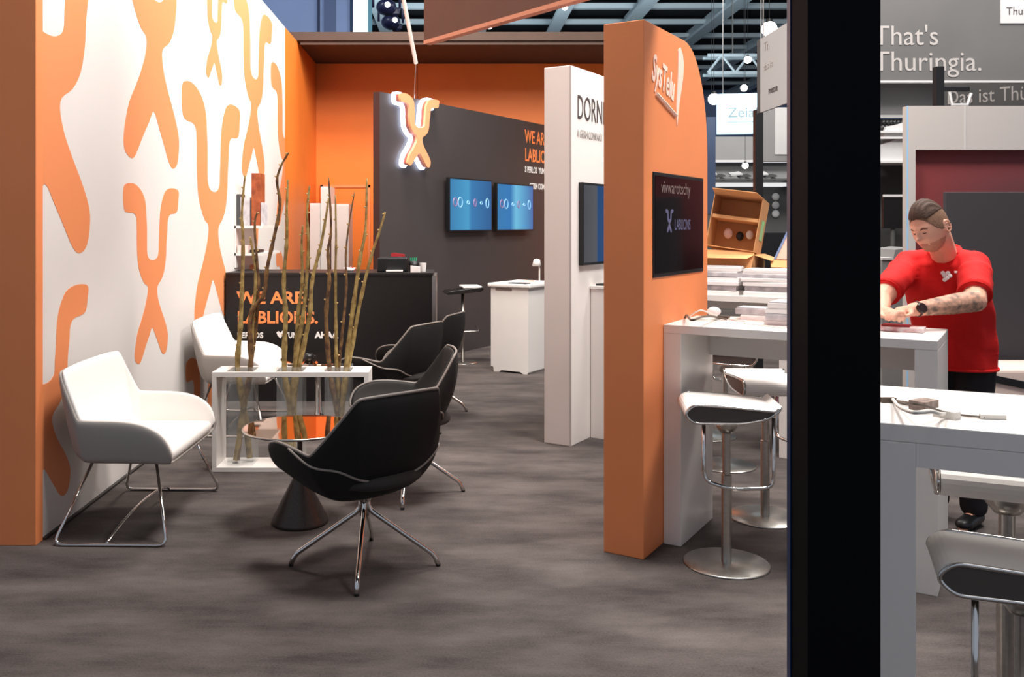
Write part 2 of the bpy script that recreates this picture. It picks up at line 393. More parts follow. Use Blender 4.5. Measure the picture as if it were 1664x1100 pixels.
# ================================================================== hanging brown panel
A_ = P(689, 66, 6.2); dr = Vector((.587, -.81, 0))
hp = empty('hanging_panel', A_, 'large brown panel with thin orange lower edge hanging over the aisle', 'panel')
hp.rotation_euler = (0, 0, math.atan2(dr.y, dr.x))
obj('panel', BX(0, 3.2, 0, .05, 0, 2.2), BROWN2, hp)
obj('edge_strip', BX(0, 3.2, -.003, .053, -.025, 0), mat('peach_edge', (226, 150, 118), .5), hp)
for xx in (.3, 2.8): obj('hanging_wire', TB([(xx, .025, 2.2), (xx, .025, 9-A_.z-.02)], .006, seg=6), STEEL, hp)

# ================================================================== white display column
WC = Vector((.842, 6.56, 0))
wp = empty('display_column', WC, 'tall white display column with sloping view side and dark lettering', 'display column', rz=RE)
obj('body', BX(-.218, 0, 0, 1.08, 0, 2.75), WHITE, wp, bevel=.006)
obj('corner_seam', BX(-.012, .001, -.001, .003, 0, 2.748), mat('seam_grey', (188, 184, 182)), wp)
text('DORNER', .255, LETTER_D, wp, side_M(.003, .095, 2.375), xs=.62, bold=-.001)
text('A GERM COMPANY', .085, LETTER_G, wp, side_M(.003, .095, 2.24), xs=.62)
t3 = tv('column_screen', None, mtx(wp) @ Vector((0, .126, 1.30)), .88, .61, SCREEN_GREY, 'screen showing a blue and grey picture on the white column', off=0, d=.035)
tag(t3, cat='screen')
wc2 = empty('bar_counter', mtx(wp) @ Vector((.004, .33, 0)), 'low white counter joined to the white column behind the orange totem', 'counter', rz=RE)
obj('body', BX(0, .17, 0, .55, 0, 1.12), WHITE, wc2, bevel=.004); obj('worktop', BX(0, .17, -.01, .56, 1.12, 1.14), WHITE, wc2)
obj('tablet', BX(.02, .16, .05, .25, 1.1405, 1.155), BLACK_PLASTIC, wc2); 
tb_ = bpy.data.objects.new('x', None)
o = [q for q in bpy.data.objects if q.name.startswith('tablet')][0]; o.parent = None; o.matrix_world = mtx(wc2)
tag(o, 'black tablet lying on the low counter behind the orange totem', 'tablet')

# ================================================================== orange totem
TC = Vector((.904, 4.345, 0))
tt = empty('orange_totem', TC, 'tall orange totem with rounded top corner, white script logo and black screen', 'totem', rz=RE)
pr = [Vector((0, 0, 0)), Vector((0, 1.0, 0)), Vector((0, 1.0, 2.0))]
for k in range(1, 13):
    an = k/12*PI/2; pr.append(Vector((0, .60+.40*math.cos(an), 2.0+.58*math.sin(an))))
pr.append(Vector((0, 0, 2.58)))
obj('body', PR(pr, (-.205, 0, 0)), ORANGE, tt, bevel=.004)
# script lettering and brush hand
text('SysTelu', .19, mat('cream_script', (255, 222, 204), .5), tt, side_M(.003, .10, 2.31) @ Matrix.Rotation(-.22, 4, 'Z'), xs=.56, bold=.004)
bm = TB([(.004, .16, 2.245), (.004, .45, 2.165)], .010, seg=6); obj('lettering', bm, MATS['cream_script'], tt)
hnd = [(.44, 2.14), (.50, 2.27), (.555, 2.40), (.57, 2.48), (.55, 2.53), (.515, 2.56), (.48, 2.54), (.475, 2.42), (.46, 2.32), (.43, 2.24)]
obj('brush_mark', PR([Vector((.0, .02+a*.98 if a > .44 else a+.03, b-.03)) for a, b in hnd], (.004, 0, 0)), MATS['cream_script'], tt)
t4 = tv('totem_screen', None, mtx(tt) @ Vector((0, .117, 1.339)), .79, .52, BLACK_GLASS, 'black screen with faint lettering on the side of the orange totem', off=0, d=.006)
FG = mat('dim_screen_lettering', (92, 92, 122), .4, emit=.14)
text('LABLIONS', .078, FG, t4, side_M(.0085, .30, .235), xs=.72, ext=.0005)
obj('screen_icon', PR([Vector((.0085, .22+p[0]*.10, .27+p[1]*.10)) for p in FIGS], (.0005, 0, 0)), FG, t4)
text('vivwarotschy', .09, mat('reflected_lettering', (110, 92, 88), .4, emit=.3), t4, side_M(.0085, .10, .42), xs=.95, ext=.0005)  # reflection of mirrored lettering, put on the screen as dim glowing text

# ================================================================== high tables
def high_table(loc, rz, L, dep, leg, top, band, label, apron=None):
    t = empty('high_table', loc, label, 'table', rz=rz)
    obj('tabletop', BX(0, L, 0, dep, 1.1-top, 1.1), WHITE, t, bevel=.003)
    obj('leg', BX(0, leg, 0.001, dep-.001, 0, 1.1-top), WHITE, t, bevel=.003)
    obj('leg', BX(L-leg, L, 0.001, dep-.001, 0, 1.1-top), WHITE, t, bevel=.003)
    if band: obj('front_rail', BX(leg, L-leg, .002, .03, 1.1-top-band, 1.1-top), WHITE, t)
    if apron: obj('apron', BX(leg, L-leg, dep-.06, dep-.04, 1.1-top-apron, 1.1-top), WHITE, t)
    return t
HT1 = high_table((1.05, 4.57, 0), RE, 1.22, .53, .09, .042, 0, 'white high table between the orange totem and the man in red', .16)
HT3 = high_table((1.065, 2.31, 0), math.radians(-25.5), 1.7, .585, .095, .045, .06, 'white high table nearest the camera, right of the black pillar')
HT4 = high_table((1.26, 6.87, 0), RE, 1.25, .62, .1, .045, 0, 'rear white high table carrying the cardboard cartons', .1)
def on_t(t, x, y, z=1.1): return mtx(t) @ Vector((x, y, z))

# ================================================================== bar stools
def make_stool():
    t = empty('bar_stool', (0, 0, 0), 'stool', 'bar stool')
    obj('base_plate', LT([(0, 0), (.198, 0), (.2, .004), (.195, .009), (0, .012)], seg=56), STEEL, t, smooth=True)
    obj('column', LT([(.024, .01), (.024, .42), (.019, .425), (.019, .66)], seg=24), STEEL, t, smooth=False)
    arc = [(-.165+.036*math.cos(a), .734+.036*math.sin(a)) for a in [PI/2+q*PI/10 for q in range(11)]]
    body_ = [(.215, .772), (.19, .752), (.15, .758), (.0, .766)]+arc+[(.05, .698), (.16, .722), (.205, .748)]
    sb_ = obj('seat_body', PR([Vector((x, -.165, z)) for x, z in body_], (0, .33, 0)), mat('dark_taupe_leather', (78, 70, 66), .45), t)
    strip = [(.218, .779), (.19, .758), (.15, .764), (.0, .772)]+[(-.165+.042*math.cos(a), .734+.042*math.sin(a)) for a in [PI/2+q*PI/10 for q in range(11)]]
    inn = [(.216, .774), (.19, .753), (.15, .759), (.0, .767)]+[(-.165+.037*math.cos(a), .734+.037*math.sin(a)) for a in [PI/2+q*PI/10 for q in range(11)]]
    obj('white_seat_top', PR([Vector((x, -.160, z)) for x, z in strip+inn[::-1]], (0, .32, 0)), WHITE_LEATHER, sb_)
    for s in (-1, 1):
        y = s*.167
        obj('seat_frame', TB(fillet([(.215, y, .775), (.19, y, .755), (.0, y, .77), (-.17, y, .776), (-.212, y, .734), (-.17, y, .693), (.05, y, .697), (.16, y, .722), (.21, y, .765)], .045), .0065, seg=8), CHROME, t, smooth=True)
    obj('seat_mount', LT([(.03, .62), (.05, .65), (.05, .70), (0, .705)], seg=20), STEEL, t, smooth=True)
    obj('footrest', TB(fillet([(-.12, -.12, .68), (-.12, -.12, .42), (.0, -.17, .40), (.19, -.12, .40), (.19, -.12, .72)], .05), .009, seg=10), CHROME, t, smooth=True)
    return t
ST = make_stool(); STG = 'chrome bar stools at the high tables'
stools = [(1.285, 4.297, math.radians(-8), 'chrome bar stool in front of the high table beside the orange totem'),
          (1.70, 4.98, math.radians(88), 'bar stool behind the first high table, cut off by the black pillar'),
          (1.93, 6.35+.55, math.radians(100), 'far bar stool under the rear table, round base seen through the first table'),
          (1.80, 6.05, math.radians(160), 'bar stool in front of the rear high table, half hidden by the table leg'),
          (1.44, 2.34, math.radians(-22), 'bar stool at the lower right corner before the nearest high table'),
          (1.76, 2.90, math.radians(66), 'pale bar stool seen under the nearest high table')]
for i, (x, y, rz, lb) in enumerate(stools):
    o = ST if i == 0 else copy_tree(ST)
    o.location = (x, y, 0); o.rotation_euler = (0, 0, rz); o['label'] = lb; o['group'] = STG
    if i == 5: o.scale = (1, 1.25, 1.1)
    if i == 4: o.scale = (1, .8, .97); o.location.x += .02
# rear black stool near the dark wall
bs = empty('bar_stool', (.10, 10.55, 0), 'black bar stool with glossy seat standing before the dark wall', 'bar stool', rz=.15)
obj('base_plate', LT([(0, 0), (.17, 0), (.165, .01), (0, .014)], seg=40), STEEL, bs, smooth=True)
obj('column', TB([(0, 0, .01), (0, 0, .80)], .019, seg=14), STEEL, bs, smooth=True)
obj('seat', PR([Vector(q) for q in ((-.22, -.17, .82), (-.2, -.17, .80), (.18, -.17, .83), (.22, -.17, .86), (.2, -.17, .885), (.0, -.17, .862), (-.18, -.17, .84))], (0, .34, 0)), mat('gloss_black_seat', (22, 20, 20), .25), bs, bevel=.005)
obj('white_seat_top', BX(-.02, .2, -.15, .15, .872, .895), WHITE_LEATHER, bs, bevel=.008)  # white reflection on the glossy seat, modelled as a pale block
obj('footrest', TB(fillet([(0, 0, .38), (-.2, 0, .38), (-.2, -.16, .38), (.16, -.16, .38), (.16, 0, .42)], .04), .009, seg=8), STEEL, bs, smooth=True)

# ================================================================== shells for chairs
def shell(name, cols, root, m, bulge=.02, rows=4, thick=.03, sub=2, crease=()):
    cc = []
    for j, (b, t) in enumerate(cols):
        b, t = Vector(b), Vector(t)
        if j in crease:
            if j > 0: cc.append((b.lerp(Vector(cols[j-1][0]), .24), t.lerp(Vector(cols[j-1][1]), .24)))
            cc.append((b, t))
            if j < len(cols)-1: cc.append((b.lerp(Vector(cols[j+1][0]), .24), t.lerp(Vector(cols[j+1][1]), .24)))
        else: cc.append((b, t))
    cols = cc; n = len(cols); full = list(range(n))+list(range(n-2, -1, -1))
    C = []
    for j, k in enumerate(full):
        sgn = 1 if j < n else -1
        b, t = cols[k]; b = Vector((b[0], b[1]*sgn, b[2])); t = Vector((t[0], t[1]*sgn, t[2]))
        ctr = Vector((.02, 0, 0)); o = Vector((b.x, b.y, 0))-ctr; o.normalize()
        C.append([t.lerp(b, i/rows)+o*bulge*math.sin(PI*i/rows) for i in range(rows+1)])
    bm = bmesh.new(); V = [[bm.verts.new(p) for p in c] for c in C]; N = len(V)
    cl = bm.edges.layers.float.new('crease_edge')
    for j in range(N-1):
        for i in range(rows): bm.faces.new((V[j][i], V[j][i+1], V[j+1][i+1], V[j+1][i]))
    for j in range(N//2):      # floor of the shell
        a, b, c, d = V[j][-1], V[j+1][-1], V[N-2-j][-1], V[N-1-j][-1]
        if b is c: bm.faces.new((a, d, b))
        else: bm.faces.new((a, d, c, b))
    bmesh.ops.recalc_face_normals(bm, faces=bm.faces)
    s = obj(name, bm, m, root, smooth=True, solid=thick, soff=0, sub=sub)
    bm = bmesh.new(); V = [[bm.verts.new(p) for p in c] for c in C]
    for j in range(N-1):
        for i in range(rows): bm.faces.new((V[j][i], V[j][i+1], V[j+1][i+1], V[j+1][i]))
    for j in range(N//2):
        a, b, c, d = V[j][-1], V[j+1][-1], V[N-2-j][-1], V[N-1-j][-1]
        bm.faces.new((a, d, b) if b is c else (a, d, c, b))
    tmp = obj('t', bm, m, sub=2); me = evalmesh(tmp); bpy.data.objects.remove(tmp)
    bm = bmesh.new(); bm.from_mesh(me); tree = BVHTree.FromBMesh(bm)
    be = [e for e in bm.edges if e.is_boundary]; v = be[0].verts[0]; v0 = v; loop = [v.co.copy()]; e = be[0]
    while True:
        v = e.other_vert(v)
        if v is v0: break
        loop.append(v.co.copy()); e = [q for q in v.link_edges if q.is_boundary and q is not e][0]
    bm.free(); bpy.data.meshes.remove(me)
    return s, loop, (C, tree)
def rim_curve(pts, k=4):
    out = []
    for i in range(len(pts)-1):
        p0, p1, p2, p3 = pts[max(i-1, 0)], pts[i], pts[i+1], pts[min(i+2, len(pts)-1)]
        for j in range(k):
            t = j/k; out.append(.5*((2*p1)+(p2-p0)*t+(2*p0-5*p1+4*p2-p3)*t*t+(3*p1-p0-3*p2+p3)*t*t*t))
    return out+[pts[-1]]
WCOL = [((.27, -.375, .385), (.285, -.395, .43)), ((.25, -.38, .37), (.262, -.41, .52)), ((.17, -.385, .365), (.18, -.42, .585)), ((.05, -.385, .365), (.06, -.42, .612)),
        ((-.10, -.385, .365), (-.12, -.42, .612)), ((-.16, -.38, .365), (-.19, -.415, .615)), ((-.20, -.365, .37), (-.30, -.385, .858)), ((-.215, -.22, .38), (-.31, -.22, .868)), ((-.22, 0, .38), (-.312, 0, .868))]
def make_white_chair():
    t = empty('lounge_chair', (0, 0, 0), 'c', 'chair')
    s, rim, C = shell('shell', WCOL, t, SHELL_GREY, bulge=.012, thick=.02, crease=(5, 6))
    inner = [((b[0]-(.012 if b[0] > 0 else -.014), b[1]+.016, b[2]+.02), (q[0]-(.0 if q[0] > 0 else -.012), q[1]+.014, q[2]+.004)) for b, q in WCOL]
    shell('upholstery', inner, t, WHITE_LEATHER, bulge=.004, thick=.026, crease=(5, 6))
    bm = bmesh.new(); box(bm, -.19, .275, -.35, .35, .385, .455)
    obj('seat', bm, WHITE_LEATHER, t, bevel=.03, seg=4, smooth=True)
    for s_ in (-1, 1):
        y = .475*s_
        obj('leg', TB(fillet([(-.16, .30*s_, .375), (-.285, y, .009), (.285, y, .009), (.17, .30*s_, .375)], .05), .0085, seg=10), CHROME, t, smooth=True)
    obj('crossbar', TB(rim_curve([Vector(p) for p in ((-.02, -.475, .012), (.0, -.3, .07), (.0, 0, .09), (.0, .3, .07), (-.02, .475, .012))]), .0075, seg=8), CHROME, t, smooth=True)
    return t
wc = make_white_chair(); wc.location = (-1.70, 5.0, 0); wc.rotation_euler = (0, 0, -.02)
wc['label'] = 'white lounge chair on chrome sled legs nearest the camera by the printed wall'; wc['group'] = 'white lounge chairs along the printed wall'
o = copy_tree(wc); o.location = (-1.70, 7.32, 0); o.rotation_euler = (0, 0, -.03)
o['label'] = 'white lounge chair behind the branch planter, farther along the printed wall'

BCOL = [((.16, -.15, .40), (.34, -.28, .47)), ((.13, -.18, .375), (.32, -.335, .56)), ((.06, -.20, .36), (.21, -.36, .61)), ((-.02, -.20, .35), (.06, -.365, .605)),
        ((-.08, -.19, .35), (-.09, -.355, .585)), ((-.12, -.165, .36), (-.18, -.30, .70)), ((-.14, -.13, .37), (-.27, -.225, .845)), ((-.155, -.07, .38), (-.295, -.11, .852)), ((-.16, 0, .38), (-.30, 0, .852))]
def make_black_chair():
    t = empty('swivel_chair', (0, 0, 0), 'c', 'chair')
    s, rim, C = shell('shell', BCOL, t, BLACK_FABRIC, bulge=.055, thick=.022, crease=(4, 6))
    inner = [((b[0]-(.012 if b[0] > 0 else -.012), b[1]*.93, b[2]+.03), (q[0]-(.012 if q[0] > 0 else -.016), q[1]*.955, q[2]+.0)) for b, q in BCOL]
    shell('upholstery', inner, t, GREY_FABRIC, bulge=.045, thick=.018, crease=(4, 6))
    obj('seat', LT([(0, .40), (.20, .405), (.265, .43), (.27, .455), (.24, .475), (0, .482)], seg=40), GREY_FABRIC, t, smooth=True)
    obj('rim_piping', TB(rim, .0072, seg=8, closed=True), PIPING, t, smooth=True)
    # outer back seam: from the arm joint down round the foot of the back
    sm = []; C, tree = C
    N = len(C)
    for j, f in ((3, .02), (5, .16), (7, .50), (9, .76), (11, .83), (12, .85), (13, .83), (15, .76), (17, .50), (19, .16), (21, .02)):
        q = f*4; i = min(int(q), 3); p = C[j][i].lerp(C[j][i+1], q-i); o_ = Vector((p.x-.02, p.y, 0)).normalized(); hit = tree.find_nearest(p); nn = hit[1]; nn = nn if nn.dot(o_) > 0 else -nn; sm.append(hit[0]+nn*.012)
    obj('back_seam', TB(rim_curve(sm), .0055, seg=8), PIPING, t, smooth=True)
    obj('column', LT([(.045, .345), (.05, .36), (.14, .372), (.14, .36), (.04, .335), (.024, .30), (.024, .24), (.0, .235)], seg=28), CHROME, t, smooth=True)
    for k in range(4):
        a = k*PI/2+PI/4
        c_, s_ = math.cos(a), math.sin(a)
        lg_ = obj('leg', TB(fillet([(c_*.012, s_*.012, .32), (c_*.022, s_*.022, .265), (c_*.325, s_*.325, .055), (c_*.345, s_*.345, .008)], .05), .012, seg=10), CHROME, t, smooth=True)
        obj('foot_glide', LT([(0, 0), (.011, 0), (.011, .012), (0, .013)], seg=14, c=(c_*.345, s_*.345, 0)), BLACK_PLASTIC, lg_)
    return t
bc = make_black_chair()
def place_chair(o, x, y, head, legs, label):
    """head: facing heading in degrees"""
    o.location = (x, y, 0); o.rotation_euler = (0, 0, math.radians(head)); o['label'] = label; o['group'] = 'black swivel chairs in the lounge area'
    for ch in bpy.data.objects:
        if ch.parent == o and (ch.name.startswith('leg') or ch.name.startswith('foot_glide')): ch.rotation_euler = (0, 0, math.radians(legs-head))
chairs = [(-.42, 4.27, 131, 45, 'black swivel chair nearest the camera, seen from behind'),
          (-.29, 5.46, 186, 45, 'black swivel chair with its grey inside showing, beyond the nearest one'),
          (-.44, 7.05, 150, 30, 'black swivel chair behind the branch planter, its back toward the camera'),
          (-.24, 7.80, 160, 45, 'farthest black swivel chair, partly hidden, close to the black counter')]
for i, c in enumerate(chairs):
    o = bc if i == 0 else copy_tree(bc); place_chair(o, *c)

# ================================================================== lounge tables
tb = empty('coffee_table', (-.83, 4.90, 0), 'round coffee table with bronze mirror top on a dark cone foot', 'table')
obj('cone_foot', LT([(0, 0), (.150, 0), (.153, .008), (.150, .02), (.020, .275), (.014, .30)], seg=56), CONE, tb, smooth=True, bevel=0)
obj('stem', TB([(0, 0, .29), (0, 0, .505)], .014, seg=16), CONE, tb, smooth=True)
obj('tabletop', LT([(0, .504), (.296, .504), (.300, .509), (.297, .515), (0, .515)], seg=72), GLASS_DARK, tb)
obj('table_rim', TB([(.299*math.cos(k*2*PI/64), .299*math.sin(k*2*PI/64), .509) for k in range(64)], .0065, seg=6, closed=True), STEEL, tb, smooth=True)
t2_ = empty('coffee_table', (-1.08, 7.25, 0), 'farther coffee table on a slim chrome trumpet foot behind the planter', 'table')
obj('trumpet_foot', LT([(0, 0), (.19, 0), (.18, .012), (.06, .04), (.028, .12), (.022, .30), (.030, .50), (.05, .52)], seg=40), CHROME, t2_, smooth=True)
obj('tabletop', LT([(0, .52), (.30, .52), (.303, .526), (.30, .534), (0, .534)], seg=60), GLASS_DARK, t2_)
cup = empty('cup', (-1.14, 7.12, .534), 'small dark cup on the farther coffee table', 'cup'); obj('bowl', LT([(0, 0), (.03, 0), (.04, .03), (.036, .055), (.033, .055), (.03, .02), (0, .01)], seg=20), BLACK_PLASTIC, cup, smooth=True)
obj('handle', TB([(.036, 0, .045), (.06, 0, .04), (.055, 0, .02), (.034, 0, .015)], .004, seg=6), BLACK_PLASTIC, cup, smooth=True)

# ================================================================== planter with branches
PLx0, PLx1, PY0, PY1 = -1.568, -.553, 5.89, 6.145
pl = empty('planter_frame', (PLx0, PY0, 0), 'white open box frame holding three glass vases of branches', 'planter')
VX = [(395, 'left'), (474, 'middle'), (551, 'right')]
vxw = [(p-CX)/F*6.02 for p, _ in VX]
bm = bmesh.new()          # top board with three openings: rails and bridges
h_ = .088
xs = [PLx0]
for v in vxw: xs += [v-h_, v+h_]
xs.append(PLx1)
box(bm, PLx0, PLx1, PY0, PY0+.035, .615, .645); box(bm, PLx0, PLx1, PY1-.035, PY1, .615, .645)
for k in range(0, 8, 2): box(bm, xs[k], xs[k+1], PY0+.035, PY1-.035, .615, .645)
obj('top_board', bm, WHITE, pl, world=True)
obj('bottom_board', BX(PLx0, PLx1, PY0, PY1, 0, .03), WHITE, pl, world=True, bevel=.002)
obj('side_board', BX(PLx0, PLx0+.03, PY0, PY1, .03, .615), WHITE, pl, world=True, bevel=.002)
obj('side_board', BX(PLx1-.03, PLx1, PY0, PY1, .03, .615), WHITE, pl, world=True, bevel=.002)
for v, (p_, nm) in zip(vxw, VX):
    vz = empty('glass_vase', (v, 6.018, .0305), 'tall square clear glass vase in the %s opening of the white planter' % nm, 'vase', 'glass vases in the white planter')
    bm = bmesh.new(); w = .084; t_ = .006
    box(bm, -w, w, -w, w, 0, .02); box(bm, -w, w, -w, -w+t_, .02, .64); box(bm, -w, w, w-t_, w, .02, .64)
    box(bm, -w, -w+t_, -w+t_, w-t_, .02, .64); box(bm, w-t_, w, -w+t_, w-t_, .02, .64)
    obj('vase_wall', bm, GLASS, vz)
BR = [ # vase index, pixel path from the vase mouth up, base radius, dark?, label
 (0, [(386,599),(390,540),(393,478),(395,393),(393,347),(398,285)], .017, 0, 'leftmost branch of the left vase, rising straight'),
 (0, [(406,599),(411,514),(416,450),(411,410),(406,385)], .016, 0, 'shorter branch in the left vase leaning back left at its tip'),
 (0, [(411,599),(407,514),(429,478),(434,436),(446,382),(455,333),(450,294),(457,269),(469,248)], .015, 1, 'long dark zigzag branch of the left vase reaching highest to the right'),
 (0, [(416,585),(420,478),(414,372),(418,345)], .013, 1, 'thin twiggy branch in the left vase before the brochure shelf'),
 (1, [(462,599),(464,514),(461,457),(466,390),(466,340),(468,292)], .017, 0, 'left branch of the middle vase with pale buds, before the orange wall'),
 (1, [(480,599),(484,514),(491,457),(490,400),(492,366)], .015, 0, 'short thick branch in the centre of the middle vase'),
 (1, [(485,599),(503,514),(507,457),(521,400),(530,350),(534,322)], .016, 0, 'branch of the middle vase leaning right toward the white cupboard'),
 (1, [(478,599),(490,530),(496,478),(501,407),(499,347),(503,302)], .016, 0, 'upright branch of the middle vase with knobbly top'),
 (2, [(535,599),(530,514),(535,457),(533,407),(538,372),(534,288)], .015, 1, 'left dark branch of the right vase ending in a thin tip'),
 (2, [(547,599),(546,549),(545,457),(546,390),(545,317)], .013, 0, 'slim straight branch second from left in the right vase'),
 (2, [(551,599),(562,478),(562,414),(567,365),(576,312)], .010, 1, 'thinnest dark twig of the right vase, leaning slightly right'),
 (2, [(562,599),(572,514),(585,421),(594,372),(596,290)], .017, 0, 'tall thick budded branch of the right vase'),
 (2, [(567,599),(585,492),(602,421),(617,375),(626,345)], .014, 0, 'rightmost branch of the right vase, leaning over the dark wall')]
for bi, (vi, path, r0, dk, lb) in enumerate(BR):
    v = vxw[vi]; rnd = random.Random(bi*13+5)
    yb = 6.018+rnd.uniform(-.045, .045); yt = 6.02+rnd.uniform(-.12, .12)
    pts = []
    n = len(path)
    top0 = P(path[0][0], path[0][1], yb); top0.x = max(v-.06, min(v+.06, top0.x))
    bot = Vector((v+(v-top0.x)*.7+rnd.uniform(-.015, .015), 6.018+rnd.uniform(-.04, .04), .052))
    pts = [bot, bot.lerp(top0, .5)+Vector((rnd.uniform(-.012, .012), 0, 0)), top0]
    for k, (a, b) in enumerate(path[1:], 1): pts.append(P(a, b, yb+(yt-yb)*k/n))
    sm = rim_curve(pts, 5); m_ = len(sm)
    rr = [r0*(1-.72*(k/(m_-1))**1.1) for k in range(m_)]
    # knuckles
    for k in range(4, m_-2, 4): rr[k] *= 1.28
    br = empty('branch', bot, lb, 'branch', 'bare branches standing in the planter vases')
    obj('stem', TB(sm, [q*1.25 for q in rr], seg=9), BARK_D if dk else BARK, br, world=True, smooth=True)
    for k in range(9, m_-1, 3 if bi % 2 else 4):
        p = sm[k]; a = rnd.uniform(-.6, .6)+(PI if k % 2 else 0); dd = Vector((math.cos(a), math.sin(a)*.4, .55)).normalized()
        bm = TB([p, p+dd*(rr[k]+.006), p+dd*(rr[k]+.013)], [.006, .0065, .003], seg=6)
        obj('bud', bm, mat('pale_bud', (190, 158, 104), .7), br, world=True, smooth=True)

# ================================================================== black counter
bcx0, bcx1, bcy = -2.07, -.20, 8.25
ct = empty('reception_counter', (bcx0, bcy, 0), 'long black counter with orange slogan lettering at the back of the lounge', 'counter')
obj('body', BX(0, bcx1-bcx0, 0, .6, 0, 1.14), BLACK_LAM, ct); obj('worktop', BX(0, bcx1-bcx0+.01, -.01, .62, 1.14, 1.165), BLACK_LAM, ct, bevel=.002)
obj('steel_edge', BX(bcx1-bcx0, bcx1-bcx0+.035, -.004, .6, .02, 1.135), STEEL, ct)
k_ = 8.24/F
tx = (385-CX)*k_-bcx0
text('WE ARE', .152, LETTER_O, ct, front_M(tx, -.003, 1.6-(493-CY)*k_), bold=.004, xs=1.10)
text('LABLIONS.', .152, LETTER_O, ct, front_M(tx, -.003, 1.6-(525-CY)*k_), bold=.004, xs=1.02)
text('PERLOS', .07, LETTER_W, ct, front_M(tx, -.003, 1.6-(549-CY)*k_), bold=.002, xs=1)
text('YUMV', .07, LETTER_W, ct, front_M((462-CX)*k_-bcx0, -.003, 1.6-(549-CY)*k_), bold=.002, xs=.8)
obj('wing_emblem', PR([Vector((x_+(449-CX)*k_-bcx0, 0, z_+1.6-(549-CY)*k_)) for x_, z_ in ((0, .05), (.02, .06), (.035, .045), (.055, .065), (.07, .05), (.055, .02), (.035, -.005), (.01, .02))], (0, -.004, 0)), LETTER_W, ct)
text('AHAA', .075, LETTER_W, ct, front_M((512-CX)*k_-bcx0, -.003, 1.6-(549-CY)*k_), bold=.004, xs=1)
pn = empty('printer', (P(613, 440, 8.4).x, 8.36, 1.165), 'black desktop printer with white paper tray on the black counter', 'printer')
obj('housing', BX(0, .28, 0, .3, 0, .13), BLACK_PLASTIC, pn, bevel=.012); obj('paper_tray', BX(.09, .24, -.08, .02, .008, .02), PAPER, pn)
obj('control_panel', BX(.03, .22, .02, .1, .13, .136), G2, pn)
o = empty('pen_cup', (P(672, 440, 8.4).x, 8.42, 1.165), 'dark cup of green pens right of the printer', 'cup')
obj('container', LT([(0, 0), (.045, 0), (.048, .10), (.042, .10), (.04, .01), (0, .01)], seg=20), BLACK_PLASTIC, o, smooth=True)
for k in range(4): obj('pen', TB([(.01*k-.015, 0, .02), (.018*k-.03, .005*k, .13)], .006, seg=6), mat('green_plastic', (40, 150, 110), .4), o)
tag(obj('folded_card', PR([Vector((0, 0, 0)), Vector((.09, 0, 0)), Vector((.09, 0, .05)), Vector((0, 0, .06))], (0, .04, 0)), PAPER, loc=(P(667, 440, 8.3).x, 8.30, 1.1655)), 'small white card block on the right end of the black counter', 'card')
tag(obj('paper_cup', LT([(0, 0), (.026, 0), (.034, .08), (.03, .08), (.023, .006), (0, .006)], seg=18), PAPER, loc=(P(687, 440, 8.4).x, 8.43, 1.1655)), 'white paper cup at the right end of the black counter', 'cup')
tag(obj('red_stapler', PR([Vector(q) for q in ((0, 0, 0), (.13, 0, 0), (.13, 0, .02), (.03, 0, .035), (0, 0, .03))], (0, .03, 0)), mat('red_plastic', (160, 40, 44), .4), loc=(pn.location.x+.12, 8.5, 1.302)), 'small red stapler lying on top of the black printer', 'stapler')
bwl = empty('glass_bowl', (P(568, 440, 8.45).x, 8.45, 1.165), 'small white and red bowl of sweets on the black counter', 'bowl')
obj('dish', LT([(0, 0), (.03, 0), (.06, .035), (.056, .035), (.03, .008), (0, .008)], seg=24), PAPER, bwl, smooth=True)
for k in range(5): obj('sweet', ico(bmesh.new(), (math.cos(k*1.3)*.025, math.sin(k*1.3)*.025, .028), .014, 1), [RED, PAPER][k % 2], bwl)

# ================================================================== brochure shelf on the printed wall
sh = empty('wall_shelf', (-2.088, 8.66, 0), 'white wall shelf unit with printed brochures above the black counter', 'shelf')
for z in (1.305, 1.565): obj('shelf_board', BX(0, .27, 0, .85, z, z+.025), WHITE, sh)
obj('back_plate', BX(0, .012, 0, .85, 1.19, 1.9), WHITE, sh)
for k, (x0, w_, hh, mm_, lb) in enumerate(((.015, .03, .30, G2, 'dark grey brochure leaning at the left of the wall shelf'), (.05, .09, .27, PAPER_G, 'grey printed catalogue standing on the upper wall shelf'),
                           (.155, .085, .50, mat('rust_brown_print', (132, 62, 34), .5, nscale=18, col2=(168, 88, 50)), 'tall rust brown book standing on the upper wall shelf'), (.245, .02, .22, PAPER_G, 'thin grey leaflet at the right of the upper wall shelf'))):
    tag(obj('brochure', BX(x0, x0+w_, .02, .24, 1.5905, 1.5905+hh), mm_, loc=(-2.088, 8.66, 0), bevel=.002), lb, 'brochure')
for k, (x0, w_, hh, mm_, lb) in enumerate(((.02, .10, .07, PAPER_P, 'pink leaflet stack on the lower wall shelf'), (.14, .09, .03, BLACK_PLASTIC, 'flat black folder on the lower wall shelf'))):
    tag(obj('leaflet_stack', BX(x0, x0+w_, .02, .24, 1.3305, 1.3305+hh), mm_, loc=(-2.088, 8.66, 0), bevel=.002), lb, 'brochure')

